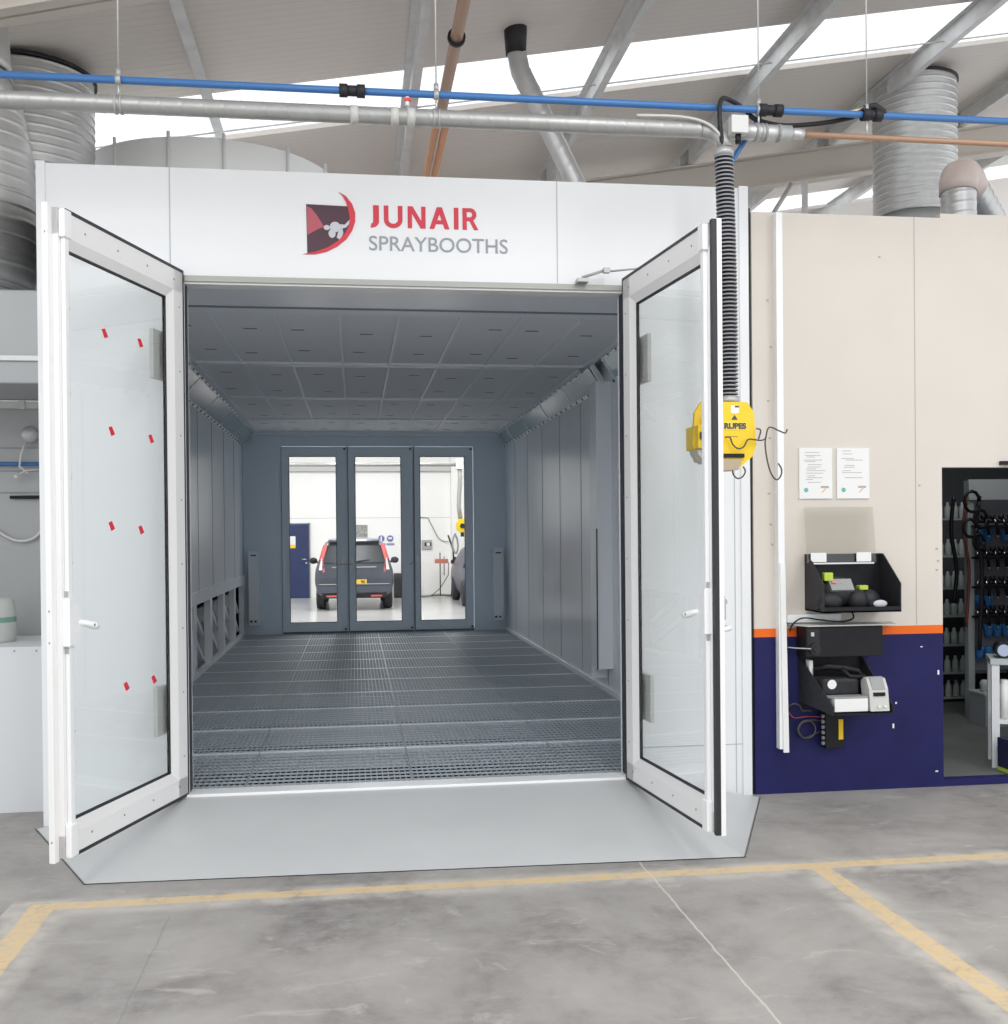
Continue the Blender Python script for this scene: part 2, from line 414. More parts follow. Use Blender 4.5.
# exhaust grille, left wall
mb = MB(); mb.box(-2.35, -2.30, 8.08, 17.5, .0, 1.03); mb.box(-2.35, -1.74, 8.04, 8.08, 0, 1.03); mb.box(-2.35, -1.74, 17.44, 17.5, 0, 1.03); mb.box(-2.35, -1.84, 8.08, 17.5, 1.03, 1.06)
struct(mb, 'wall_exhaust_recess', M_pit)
t = thing('exhaust_grille', 'long low exhaust grille with diagonal baffles at foot of left booth wall', 'vent', (-1.76, 12.4, .1))
m = MB(); m.box(-1.79, -1.725, 8.1, 17.42, .96, 1.10); m.build('top_rail', M_inner, t); m = MB(); m.box(-1.79, -1.73, 8.1, 17.42, .06, .20); m.build('bottom_rail', M_inner, t)
yy = [8.2+1.30*i for i in range(8)]
for y in yy: MB().box(-1.80, -1.725, y-.09, y+.09, .2, .96).build('post', M_inner, t)
for i in range(7):
    y = yy[i]+.1
    m = MB()
    for dz in (0, .36):
        m.prism([(y+.10, .66+dz*.8), (y+.16, .70+dz*.8), (y+1.08, .27+dz*.8), (y+1.02, .23+dz*.8)], 'x', -1.84, -1.80)
    m.build('baffle', M_tbar, t)
m = MB()
for i in range(7):
    for k in range(4): m.box(-1.92, -1.87, yy[i]+.0, yy[i]+1.30, .06+.2*k, .25+.2*k)
m.build('filter_blocks', M_brick, t)
# wall boxes at the back
for (x0, x1, lab) in ((-1.66, -1.50, 'slim pale wall-mounted box left of the back doors'), (2.21, 2.38, 'slim pale wall-mounted box right of the back doors')):
    t = thing('door_closer_box', lab, 'box', ((x0+x1)/2, 17.4, .31))
    MB().box(x0, x1, 17.3, 17.5, .31, 1.48, .008).build('casing', M_tbar, t)
    MB().box(x0+.04, x1-.04, 17.295, 17.3, 1.40, 1.42).box(x0+.02, x0+.06, 17.29, 17.3, .36, .39).box(x0+.09, x0+.12, 17.29, 17.3, .36, .39).build('slots', M_mark, t)
# duct box, right wall
t = thing('duct_box', 'tall grey duct box standing off the right booth wall', 'duct box', (2.36, 10.25, .40))
MB().box(2.295, 2.45, 10.12, 10.40, .40, 3.16, .006).build('casing', M_inner, t)
MB().box(2.289, 2.297, 10.11, 10.13, .40, 1.75).build('edge_strip', M_black, t)
MB().box(2.30, 2.45, 10.40, 10.44, .28, 3.14).build('back_flange', M_inner, t)

# ------------------------------------------------------------------ gratings
xs = [-1.735 + 1.045*i for i in range(5)]; ys = [6.80, 7.9] + [7.9+.958*i for i in range(1, 11)]
def grate_mesh(w, d):
    m = MB(); e = .018
    for x in (0, w-.006): m.box(x, x+.006, 0, d, -.035, 0)
    m.box(0, w, d-.012, d, -.035, 0)
    n = int(w/.037)
    for i in range(1, n): x = w*i/n; m.box(x-.0026, x+.0026, .012, d-.012, -.030, -.001)
    n = int(d/.095)
    for i in range(1, n): y = d*i/n; m.box(.006, w-.006, y-.006, y+.006, -.010, -.0005)
    return m
g1 = grate_mesh(1.04, 1.095); g2 = grate_mesh(1.04, .953)
ordn = ['first','second','third','fourth','fifth','sixth','seventh','eighth','ninth','tenth','eleventh']
cg = ['leftmost column along the exhaust grille','second column from the left','third column from the left','rightmost column along the right booth wall']
base = {}
for j in range(11):
    for i in range(4):
        k = 0 if j == 0 else 1
        lab = 'galvanised floor grating, %s row behind sill, %s' % (ordn[j], cg[i])
        if k not in base:
            base[k] = (g1, g2)[k].build('floor_grating', M_grate); o = base[k]
            MB().box(0, 1.04, -.003, .036, -.035, .002).build('edge_bar', M_tbar, o, True)
        else: o = copy_tree(base[k])
        o.location = (xs[i], ys[j], .15)
        tag(o, lab, 'grating', 'floor gratings inside the spray booth')
m = MB()
for y in ys[1:-1] : m.box(-1.76, 2.47, y-.05, y+.05, .03, .112)
for y in (6.82, 17.46): m.box(-1.76, 2.47, y-.03, y+.03, .03, .112)
o = m.build('trim_10', M_tbar); tag(o, kind='structure')
m = MB()
for y in ys[1:-1]: 
    for x in (-1.2, .3, 1.7): m.box(x-.03, x+.03, y-.03, y+.03, -.55, .03)
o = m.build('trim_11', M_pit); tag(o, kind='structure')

# ------------------------------------------------------------------ ramp
bm = MB(); b = bm.bm
V = [b.verts.new(p) for p in [(-1.02,6.63,.15),(1.72,6.63,.15),(2.0,5.42,.003),(-1.33,5.53,.003),(-1.86,6.63,.003),(2.55,6.63,.003)]]
W = [b.verts.new((v.co.x, v.co.y, -.001)) for v in V]
for f in ((0,3,2,1),(0,4,3),(1,2,5)): b.faces.new([V[i] for i in f])
for a, c in ((3,4),(2,3),(5,2)): b.faces.new([V[a],V[c],W[c],W[a]])
b.faces.new([V[4],V[0],W[0],W[4]]); b.faces.new([V[0],V[1],W[1],W[0]]); b.faces.new([V[1],V[5],W[5],W[1]]); b.faces.new([W[0],W[1],W[5],W[2],W[3],W[4]])
t = thing('entry_ramp', 'grey sheet metal ramp with cut corners leading up to the booth sill', 'ramp', (.3, 6.0, 0))
bm.build('ramp_plate', M_ramp, t)
m = MB(); m.tube([(-1.87,6.63,.003),(-1.335,5.525,.003),(2.005,5.412,.003),(2.56,6.63,.003)], .002, 6); m.build('edge_seal', M_dark, t)

# ------------------------------------------------------------------ front door leaves
def leaf(label, hinge, ang, s, W, lipW):
    """u runs from the hinge along local x, inner face on local y = s*.03 side"""
    t = thing('booth_door', label, 'door', (hinge[0], hinge[1], .15), ang, None)
    z0, z1 = .02, 3.13
    gu0, gu1, gz0, gz1 = .185, W-.12, .175, 2.955
    def bx(m, u0, u1, v0, v1, a, b, bev=0): m.box(u0, u1, min(v0*s, v1*s), max(v0*s, v1*s), a, b, bev); return m
    m = MB(); bx(m, .012, gu0-.06, -.03, .03, z0, z1); bx(m, gu1+.03, W, -.03, .03, z0, z1); bx(m, .012, W, -.03, .03, z0, gz0-.05); bx(m, .012, W, -.03, .03, gz1+.05, z1)
    m.build('frame', M_pvc, t, True)
    # sloping inner bead, one per side
    m = MB(); b = m.bm
    o_, i_ = [(gu0-.062, gz0-.052), (gu1+.032, gz0-.052), (gu1+.032, gz1+.052), (gu0-.062, gz1+.052)], [(gu0, gz0), (gu1, gz0), (gu1, gz1), (gu0, gz1)]
    for v_o, v_i in ((.0302, .008), (-.0302, -.008)):
        A = [b.verts.new((p[0], v_o*s, p[1])) for p in o_]; B = [b.verts.new((p[0], v_i*s, p[1])) for p in i_]
        for k in range(4): b.faces.new((A[k], A[(k+1)%4], B[(k+1)%4], B[k]))
    m.build('glazing_bead', M_pvc, t, True)
    m = MB(); g = .010
    for v in (1, -1):
        bx(m, gu0, gu0+g, v*.006, v*.009, gz0, gz1); bx(m, gu1-g*.4, gu1, v*.006, v*.009, gz0, gz1); bx(m, gu0, gu1, v*.006, v*.009, gz0, gz0+g); bx(m, gu0, gu1, v*.006, v*.009, gz1-g, gz1)
    m.build('glazing_seal', M_black, t, True)
    m = MB(); bx(m, gu0-.03, gu1+.02, -.004, .004, gz0-.03, gz1+.03); gp = m.build('glass_pane', G_door, t, True)
    # black gasket round the leaf
    m = MB(); bx(m, 0, .012, -.02, .033, z0, z1); bx(m, 0, W-.07, -.02, .032, z1-.004, z1+.014); bx(m, 0, W-.07, -.02, .032, z0-.014, z0+.004)
    if s < 0: bx(m, W, W+.03, 0, .026, z0-.01, z1+.01)
    m.build('gasket', M_black, t, True)
    # overlapping outer lip at the free edge
    m = MB(); bx(m, W, lipW, -.028, .002, z0-.015, z1+.015, .003); m.build('edge_lip', M_pvc, t, True)
    # espagnolette rod cover with end caps
    m = MB(); bx(m, W-.062, W-.022, .03, .052, z0+.15, z1-.13, .006); m.build('bolt_cover', M_pvc2, t, True)
    for a, c in ((z0, z0+.16), (z1-.14, z1-.005)):
        m = MB(); bx(m, W-.072, W-.004, .03, .062, a, c, .008); m.build('bolt_cap', M_pvc2, t, True)
    # handle
    hz = 1.15
    m = MB(); prof = [(W-.004, hz-.115), (W-.045, hz-.108), (W-.085, hz-.07), (W-.102, hz-.02), (W-.102, hz+.02), (W-.085, hz+.07), (W-.045, hz+.108), (W-.004, hz+.115)]
    m.prism(prof, 'y', .03*s, .068*s); h = m.build('lock_case', M_pvc2, t, True)
    m = MB(); m.tube([(W-.085, .055*s, hz-.005), (W-.12, .075*s, hz-.012), (W-.165, .10*s, hz-.028), (W-.185, .108*s, hz-.035)], .014, 10, rs=[.014, .016, .02, .012]); m.build('lever', M_pvc2, h, True)
    m = MB(); bx(m, W-.165, W-.145, .110, .114, hz-.03, hz-.018); m.build('lever_inlay', mat('green inlay', (.10,.28,.22), .4), h, True)
    for dz in (-.14, .13):
        m = MB(); bx(m, W-.055, W-.02, .03, .05, hz+dz-.012, hz+dz+.018); m.build('rod_bracket', M_galvd, t, True)
    # hinges outside, seen through the glass
    for a in (2.47, .40):
        m = MB(); bx(m, .03, .255, -.062, -.036, a, a+.29, .006); m.build('hinge', M_lgrey, t, True)
    m = MB()
    for k in range(8): 
        bx(m, .055, .063, .03, .0335, .25+k*.38, .258+k*.38); bx(m, W-.095, W-.087, .03, .0335, .2+k*.41, .208+k*.41)
    for k in range(4):
        for zz in (z0+.06, z1-.07): bx(m, .12+k*.32, .128+k*.32, .03, .0335, zz, zz+.01)
    for zz in (.1, 1.05, 1.2, 3.0):
        if s > 0: bx(m, lipW-.001, lipW+.001, -.016, -.009, zz, zz+.01)
    m.build('screws', M_grey, t, True)
    return t, gp
aL = math.atan2(-1.34, -.41)
uL = Vector((math.cos(aL), math.sin(aL))); nL = Vector((-uL.y, uL.x))
hL = Vector((-1.0, 6.66)) - nL*.03
tL, paneL = leaf('left open glazed booth door with white frame and red tape marks', hL, aL, 1, 1.325, 1.365)
for u, z in ((.922,2.764),(.547,2.779),(.864,2.262),(.434,2.258),(.875,1.764),(.560,1.744),(.741,.904),(.432,.90)):
    u -= .062; q = MB(); p = [(u-.002, z-.15+.026), (u+.032, z-.15+.018), (u+.004, z-.15-.026), (u-.034, z-.15-.014)]
    q.prism(p, 'y', .0045, .0055); q.build('red_tape_mark', M_redtape, paneL, True)
aR = math.atan2(-1.25, .122)
uR = Vector((math.cos(aR), math.sin(aR))); nR = Vector((-uR.y, uR.x))
hR = Vector((1.672, 6.60)) + nR*.03
tR, _ = leaf('right open glazed booth door with white frame and black edge gasket', hR, aR, -1, 1.30, 1.328)
# outer handle with keys on the right door (exterior side, seen past the edge)
m = MB(); m.box(1.11, 1.16, .046, .085, .98, 1.30, .012); m.build('outer_backplate', M_pvc2, tR, True)
m = MB(); m.tube([(1.135,.06,1.04),(1.135,.12,1.04),(1.13,.15,1.045),(1.05,.155,1.04)], .014, 10); m.build('outer_handle', M_pvc2, tR, True)
m = MB(); m.cyl((1.13,.085,1.21),(1.13,.12,1.21),.006,8); m.lathe([(.016,0),(.016,.003)], (1.13,.12,1.185), 12, True, 'x'); m.box(1.128,1.131,.113,.127,1.09,1.17); m.build('keys', M_galvd, tR, True)
# door stay
t = thing('door_stay', 'thin folding metal door stay above the opening by the right door', 'door stay', (1.6, 6.62, 3.27))
m = MB(); m.box(1.39,1.46,6.60,6.68,3.272,3.295); m.box(1.55,1.59,6.57,6.61,3.325,3.355); m.build('bracket', M_galvd, t)
m = MB(); m.tube([(1.42,6.62,3.30),(1.57,6.59,3.345)], .009, 8); m.tube([(1.57,6.59,3.333),(1.80,6.45,3.330)], .006, 8); m.build('arm', M_galvd, t)

# ------------------------------------------------------------------ back door leaves
def back_leaf(label, x0, x1, g0, g1, handle):
    t = thing('back_door', label, 'door', ((x0+x1)/2, YB, .17))
    z0, z1 = .18, 3.13; a, c = .335, 2.965
    m = MB(); m.box(x0-.005, x0+.006, YB+.0, YB+.04, .16, z1+.012); m.box(x0, x1, YB+.0, YB+.04, .15, z0); m.build('rebate_strip', M_seamin, t)
    m = MB(); m.box(x0+.006, g0-.01, YB-.03, YB+.04, z0, z1); m.box(g1+.01, x1-.006, YB-.03, YB+.04, z0, z1); m.box(g0-.01, g1+.01, YB-.03, YB+.04, z0, a-.01); m.box(g0-.01, g1+.01, YB-.03, YB+.04, c+.01, z1)
    m.build('frame', M_bdoor, t)
    m = MB(); k = .012
    m.box(g0-.012, g0, YB-.034, YB-.02, a-.012, c+.012); m.box(g1, g1+.012, YB-.034, YB-.02, a-.012, c+.012); m.box(g0, g1, YB-.034, YB-.02, a-.012, a); m.box(g0, g1, YB-.034, YB-.02, c, c+.012)
    m.build('glazing_seal', M_seamin, t)
    m = MB(); m.box(g0-.01, g1+.01, YB, YB+.008, a-.01, c+.01); m.build('glass_pane', G_back, t)
    if handle:
        m = MB(); hx = handle; m.box(hx-.025, hx+.025, YB-.06, YB-.03, 1.17, 1.38, .008); m.build('lock_case', M_tbar, t)
        m = MB(); m.tube([(hx, YB-.05, 1.25), (hx, YB-.09, 1.25), (hx-.13, YB-.10, 1.25)], .01, 8); m.build('handle', M_lgrey, t)
    m = MB()
    for z in (z0+.02, z1-.05): m.box(x1-.05, x1-.02, YB-.05, YB-.03, z, z+.03)
    m.build('corner_bolt', M_mark, t)
back_leaf('glazed back door furthest left, with the blue door behind its glass', -1.15, -.12, -1.02, -.295, -.19)
back_leaf('middle glazed back door, with the car tail behind its glass', -.10, .935, .02, .735, -.045)
back_leaf('glazed back door furthest right, with the yellow hose head behind its glass', .955, 1.915, 1.055, 1.765, .99)

# ------------------------------------------------------------------ logo on fascia
t = thing('booth_sign', 'red and grey company lettering and round-edged emblem on the white fascia', 'sign', (.35, YF, 3.4))
y = YF
def arc(cx, cz, r, a0, a1, n=24): return [(cx+r*math.cos(math.radians(a0+(a1-a0)*i/n)), cz+r*math.sin(math.radians(a0+(a1-a0)*i/n))) for i in range(n+1)]
def sg(px, py):  # photo crop units of the emblem -> fascia metres
    return (-.323 + px/887*.402*1.0, 3.845 - py/1024*.464)
base_pts = [sg(108,262), sg(668,275), sg(705,420), sg(690,560), sg(600,690), sg(480,800), sg(340,880), sg(200,920), sg(118,925)]
MB().prism(base_pts, 'y', y-.003, y-.0002).build('emblem_ground', M_maroon, t)
MB().prism([sg(118,290), sg(180,320), sg(250,410), sg(345,560), sg(250,600), sg(118,680)], 'y', y-.004, y-.003).build('emblem_spray', M_pink, t)
m = MB(); o_ = [(540,85),(640,140),(720,240),(762,360),(760,480),(720,600),(640,720),(520,820),(380,895),(220,935),(60,938)]
i_ = [(540,85),(592,135),(635,210),(668,310),(688,420),(675,540),(622,645),(525,750),(390,838),(225,900),(118,922)]
O = [m.bm.verts.new((sg(*p)[0], y-.006, sg(*p)[1])) for p in o_]; I = [m.bm.verts.new((sg(*p)[0]-.0001, y-.006, sg(*p)[1])) for p in i_]
for k in range(len(O)-1): m.bm.faces.new((O[k], O[k+1], I[k+1], I[k]))
gg = bmesh.ops.extrude_face_region(m.bm, geom=list(m.bm.faces)); bmesh.ops.translate(m.bm, vec=(0, .005, 0), verts=[e for e in gg['geom'] if isinstance(e, bmesh.types.BMVert)])
m.build('emblem_crescent', M_red, t)
m = MB()
def blob(cx, cy, rx, ry, dy=0):
    m.prism([sg(cx+rx*math.cos(2*PI*k/14), cy+ry*math.sin(2*PI*k/14)) for k in range(14)], 'y', y-.0045-dy, y-.003)
blob(490,560,70,72); blob(380,570,42,34, .0003); blob(450,650,48,58, .0005)
m.prism([sg(530,520), sg(620,525), sg(690,450), sg(690,500), sg(640,560), sg(550,590)], 'y', y-.005, y-.003)
m.prism([sg(540,600), sg(590,580), sg(600,640), sg(560,735), sg(510,700)], 'y', y-.0048, y-.003)
m.build('emblem_spray_gun', M_silver, t)
LH = .135
def letter(polys, x0, w):
    m = MB()
    for k, P in enumerate(polys): m.prism([(x0 + p[0]*w, 3.598 + p[1]*LH) for p in P], 'y', y-.003-.00005*k, y-.0002+.00001*k)
    m.build('letter', M_red, t)
def ring(cx_, cz, rx, rz2, tx, tz, a0, a1, n=14):
    o = [(cx_+rx*math.cos(math.radians(a0+(a1-a0)*i/n)), cz+rz2*math.sin(math.radians(a0+(a1-a0)*i/n))) for i in range(n+1)]
    q = [(cx_+(rx-tx)*math.cos(math.radians(a0+(a1-a0)*i/n)), cz+(rz2-tz)*math.sin(math.radians(a0+(a1-a0)*i/n))) for i in range(n+1)]
    return [[o[i], o[i+1], q[i+1], q[i]] for i in range(n)]
PX = .67/485.
letter([[(.48,.28),(1,.28),(1,1),(.48,1)]] + ring(.35,.28,.65,.30,.52,.2,-100,0), .098, 50*PX)
letter([[(0,.36),(.25,.36),(.25,1),(0,1)],[(.75,.36),(1,.36),(1,1),(.75,1)]] + ring(.5,.36,.5,.38,.25,.2,-180,0), .108+64*PX, 83*PX)
letter([[(0,0),(.24,0),(.24,1),(0,1)],[(.76,0),(1,0),(1,1),(.76,1)],[(.0,1),(.28,1),(1,0),(.72,0)]], .108+170*PX, 80*PX)
letter([[(0,0),(.24,0),(.62,1),(.37,1)],[(.76,0),(1,0),(.63,1),(.38,1)],[(.2,.22),(.8,.22),(.74,.40),(.26,.40)]], .108+267*PX, 90*PX)
letter([[(0,0),(1,0),(1,1),(0,1)]], .108+377*PX, 21*PX)
letter([[(0,0),(.27,0),(.27,1),(0,1)],[(.27,.82),(.5,.82),(.5,1),(.27,1)],[(.27,.40),(.5,.40),(.5,.58),(.27,.58)],[(.40,.46),(.66,.46),(1,0),(.72,0)]] + ring(.48,.70,.40,.30,.27,.18,-90,90), .108+416*PX, 72*PX)
text('lettering_spraybooths', 'SPRAYBOOTHS', .105, .965, 3.455, 3.545, y-.001, M_lgrey2, t, .004)

# ------------------------------------------------------------------ right enclosure
mb = MB(); YW = 6.70
mb.box(2.555, 3.86, YW, YW+.08, 1.075, 3.77); mb.box(3.86, 7.5, YW, YW+.08, 2.12, 3.80); mb.box(5.0, 7.5, YW, YW+.08, 1.075, 2.12)
mb.box(2.58, 2.64, YW+.08, 12, 0, 3.75)
struct(mb, 'wall_enclosure_front', M_beige)
mb = MB(); mb.box(2.555, 3.86, YW, YW+.08, 0, 1.02); mb.box(5.0, 7.5, YW, YW+.08, 0, 1.02); mb.box(3.86, 5.0, YW+.002, YW+.08, 0, .045); struct(mb, 'wall_enclosure_base', M_navy)
mb = MB(); mb.box(2.555, 3.86, YW-.001, YW+.08, 1.02, 1.075); mb.box(5.0, 7.5, YW-.001, YW+.08, 1.02, 1.075); struct(mb, 'trim_12', M_orange)
mb = MB(); mb.box(3.672, 3.677, YW-.0012, YW, 1.08, 3.77); mb.box(4.9,4.906,YW-.0012,YW,2.12,3.8)
for (x, z) in ((2.66,2.55),(2.67,2.31),(2.66,1.95),(2.68,1.62),(2.66,3.2),(2.68,2.9),(2.67,1.75),(3.82,1.58),(3.83,1.5),(3.86-.04,1.44),(3.43,3.5),(3.7,2.0)): mb.box(x-.008, x+.008, YW-.002, YW, z-.006, z+.006)
struct(mb, 'trim_13', mat('beige seam', (.42,.38,.33), .7))
mb = MB(); mb.box(2.53, 2.555, YW+.02, YW+.05, 0, 3.8); struct(mb, 'trim_14', M_black)
mb = MB()
for (x, z, w, h) in ((3.52,.56,.012,.012),(3.90-.08,.745,.012,.03),(3.50,.40,.012,.03),(3.80,.1,.02,.008),(3.7,.93,.015,.006)): mb.box(x, x+w, YW-.002, YW, z, z+h)
struct(mb, 'trim_15', M_paper)
mb = MB(); mb.box(4.27, 4.6, YW-.03, YW, 2.135, 2.16); struct(mb, 'trim_16', M_dark)
# enclosure roof + inner room
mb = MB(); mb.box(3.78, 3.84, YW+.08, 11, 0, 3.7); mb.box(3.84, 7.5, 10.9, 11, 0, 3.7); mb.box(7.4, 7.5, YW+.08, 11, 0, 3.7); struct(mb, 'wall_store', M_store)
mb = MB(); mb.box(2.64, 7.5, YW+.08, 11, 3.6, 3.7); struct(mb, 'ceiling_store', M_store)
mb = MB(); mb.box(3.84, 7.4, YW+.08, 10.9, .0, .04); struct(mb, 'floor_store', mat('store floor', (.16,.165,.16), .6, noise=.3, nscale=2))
# vertical trunking
t = thing('cable_trunking', 'tall white vertical cable trunking on the beige wall left of the certificates', 'trunking', (2.72, YW-.05, .29))
m = MB(); m.box(2.70, 2.742, YW-.055, YW, .30, 3.755); m.build('body', M_pvc2, t)
m = MB(); m.prism([(2.705,1.5),(2.74,1.5),(2.758,.28),(2.722,.28)], 'y', YW-.068, YW-.056); m.build('loose_lid', M_pvc, t)
# certificates
for x0, lab, k in ((2.864, 'white paper notice on beige wall, left of the pair above the black bin', 0), (3.121, 'white paper notice on beige wall, right of the pair above the black bin', 1)):
    t = thing('certificate', lab, 'notice', (x0+.115, YW, 1.925))
    MB().box(x0, x0+.225, YW-.012, YW, 1.915, 2.245, .002).build('sheet', M_paper, t)
    m = MB(); yy0, yy1 = YW-.0132, YW-.012
    random.seed(3+k)
    rows = [2.215, 2.195, 2.185, 2.165, 2.155, 2.135, 2.12, 2.108, 2.096, 2.08, 2.062, 2.05, 2.038, 2.02] if k == 0 else [2.225, 2.205, 2.175, 2.165, 2.13, 2.118, 2.095, 2.083, 2.05]
    for z in rows:
        a = x0+random.uniform(.03, .06); m.box(a, a+random.uniform(.05, .14), yy0, yy1, z, z+.0035)
    m.box(x0+.145, x0+.20, yy0, yy1, 1.985, 1.998); m.build('print', M_ink, t)
    m = MB(); m.lathe([(.015, 0), (.015, .0012)], (x0+.045, yy0, 1.972), 14, True, 'y'); m.build('round_stamp', mat('teal ink', (.16,.42,.42), .6), t)
    m = MB(); m.prism([(x0+.15, 1.955), (x0+.158, 1.955), (x0+.185, 1.982), (x0+.175, 1.982)], 'y', yy0, yy1); m.build('orange_mark', mat('orange ink', (.75,.42,.20), .6), t)
# black wall bin (upper)
t = thing('storage_bin', 'black open wall bin with sloping sides holding two dust masks', 'bin', (3.22, 6.5, 1.17))
def bx(m, *a): m.box(*a); return m
BY0, BY1 = 6.42, 6.70
m = MB(); m.box(2.90, 3.42, BY0, BY1, 1.19, 1.20); m.box(2.90, 3.42, BY1-.008, BY1-.001, 1.19, 1.555); m.build('tray', M_dark, t)
for x in (2.90, 3.412):
    MB().prism([(BY0, 1.19), (BY1, 1.19), (BY1, 1.555), (BY1-.05, 1.555), (BY0, 1.37)], 'x', x, x+.008).build('side_plate', M_dark2, t)
MB().box(2.908, 3.412, BY0, BY0+.006, 1.19, 1.225).build('front_lip', M_dark, t)
MB().box(2.92, 3.34, BY0+.2, BY0+.206, 1.49, 1.50).build('rod', M_chrome, t)
def mask(x, z, s, label, disc):
    t = thing('dust_mask', label, 'mask', (x, 6.50, z), 0, None)
    m = MB(); m.sphere((x, 6.57, z+.075*s), .085*s, 1.1, .8, .8); m.sphere((x-.05*s, 6.50, z+.04*s), .05*s, 1.2, .8, .8); m.sphere((x+.075*s, 6.50, z+.045*s), .05*s, .9, .8, .9); m.box(x-.10*s, x+.08*s, 6.46, 6.52, z, z+.02, .006); m.build('shell', M_dark2, t)
    m = MB(); m.prism([(6.455,z+.088*s),(6.475,z+.08*s),(6.53,z+.128*s),(6.51,z+.133*s)], 'x', x-.05*s, x+.05*s); m.build('face_panel', M_grey, t)
    m = MB(); m.box(x-.042*s, x-.022*s, 6.478, 6.50, z+.117*s, z+.124*s); m.build('pink_button', mat('pink button', (.75,.25,.25), .5), t)
    m = MB(); m.box(x-.07*s, x-.03*s, 6.50, 6.54, z+.125*s, z+.16*s, .006); m.build('lime_clip', M_green, t)
mask(3.05, 1.20, 1.5, 'black mask with light grey face panel, at the left in the upper wall bin', 1)
t = thing('dust_mask', 'rounded black mask with oval silver badge, at the right in the upper wall bin', 'mask', (3.30, 6.50, 1.20))
m = MB(); m.sphere((3.26,6.56,1.26), .085, 1.0, .8, .85); m.sphere((3.29,6.51,1.235), .055, 1.1, .8, .7); m.build('shell', M_dark2, t)
m = MB(); m.sphere((3.30,6.463,1.24), .04, 1.2, .3, .6); m.build('badge', M_silver, t)
m = MB(); m.box(3.19,3.25,6.52,6.57,1.325,1.355,.006); m.build('lime_clip', M_green, t)
# clear visor
t = thing('clear_cover', 'upright clear plastic cover with white labels above the black bin', 'cover', (3.07, 6.6, 1.5))
m = MB(); m.prism([(6.655, 1.86), (6.66, 1.86), (6.615, 1.50), (6.61, 1.50)], 'x', 2.88, 3.35); m.build('sheet', G_visor, t)
m = MB(); m.box(2.90, 3.005, 6.60, 6.603, 1.505, 1.565); m.box(3.21, 3.31, 6.60, 6.603, 1.505, 1.565); m.build('label_card', M_paper, t)
# small horizontal trunking and shelf board
m = MB(); m.box(2.762, 3.13, YW-.04, YW, 1.115, 1.165); solo(m, 'short_trunking', M_pvc2, 'short horizontal white trunking below the black wall bin', 'trunking')
m = MB(); m.prism([(2.77,6.70),(3.50,6.70),(3.44,6.52),(2.84,6.52)], 'z', 1.097, 1.105); solo(m, 'shelf_board', M_lgrey, 'thin pale shelf sheet on top of the black control box', 'shelf')
# control box
t = thing('control_box', 'black rectangular control box on the wall across the orange stripe', 'box', (3.13, 6.6, .89))
m = MB(); m.box(2.84, 3.355, 6.54, YW, .90, 1.093, .004); m.build('casing', M_dark, t)
m = MB(); m.box(2.845, 2.925, 6.536, 6.54, .91, 1.085); m.build('end_plate', M_dark2, t)
m = MB(); m.cyl((2.885,6.54,.955),(2.885,6.50,.955),.035,16); m.cyl((2.885,6.50,.955),(2.885,6.49,.955),.018,12); m.build('knob', M_dark2, t)
m = MB(); m.box(2.868,2.888,6.532,6.537,1.035,1.06); m.build('switch_label', M_lgrey, t)
# lower tray
t = thing('tool_tray', 'black sloping wall tray below the control box holding tools and a printer', 'tray', (3.13, 6.5, .53))
LY = 6.36
m = MB(); m.prism([(LY, .555), (LY, .565), (YW, .595), (YW, .585)], 'x', 2.95, 3.31); m.prism([(YW-.01,.56),(YW,.56),(YW,.90),(YW-.01,.90)], 'x', 2.86, 3.30); m.build('tray_floor', M_dark, t)
for (xb, xf) in ((2.85, 2.93), (3.27, 3.325)):
    m = MB(); b = m.bm
    q = [(xb, YW, .90), (xb, YW, .60), (xf, LY, .555), (xf, LY, .61)]
    A = [b.verts.new(p) for p in q]; B = [b.verts.new((p[0]+.008, p[1], p[2])) for p in q]
    b.faces.new(A); b.faces.new(B[::-1])
    for k in range(4): b.faces.new((A[k], A[(k+1)%4], B[(k+1)%4], B[k]))
    m.build('side_plate', M_dark2, t)
t = thing('black_cordless_tool', 'black tool case with oval white badge lying at the back of the lower tray', 'tool', (3.05, 6.55, .63))
m = MB(); m.box(2.915, 3.16, 6.47, 6.64, .655, .775, .025); m.build('case', M_dark2, t)
m = MB(); m.lathe([(.03,0),(.028,.004)], (2.975,6.466,.735), 18, True, 'y'); o = m.build('badge', M_paper, t)
m = MB(); m.tube([(2.92,6.6,.81),(2.98,6.54,.84),(3.08,6.52,.83),(3.17,6.53,.81),(3.24,6.58,.75)], .022, 8); m.tube([(3.06,6.5,.83),(3.10,6.48,.78),(3.2,6.47,.78)], .014, 8); m.build('hose', M_dark, t)
m = MB(); m.box(2.885,2.91,6.60,6.66,.73,.875,.005); solo(m, 'white_charger', M_paper, 'small white charger standing at the left end of the lower tray', 'charger')
t = thing('white_box', 'white cardboard box with grey top at front of the lower tray', 'box', (3.1, 6.4, .55))
m = MB(); m.box(2.95, 3.17, 6.375, 6.46, .575, .655, .002); m.build('carton', M_paper, t)
m = MB(); m.prism([(2.905,6.465),(3.16,6.465),(3.17,6.38),(2.95,6.38)], 'z', .656, .668); m.build('lid', M_grey, t)
t = thing('label_printer', 'pale grey handheld printer with rounded top at right end of lower tray', 'printer', (3.28, 6.4, .55))
m = MB(); m.prism([(6.36,.575),(6.46,.583),(6.50,.753),(6.47,.778),(6.42,.773),(6.38,.713)], 'x', 3.18, 3.305); m.build('body', M_lgrey, t)
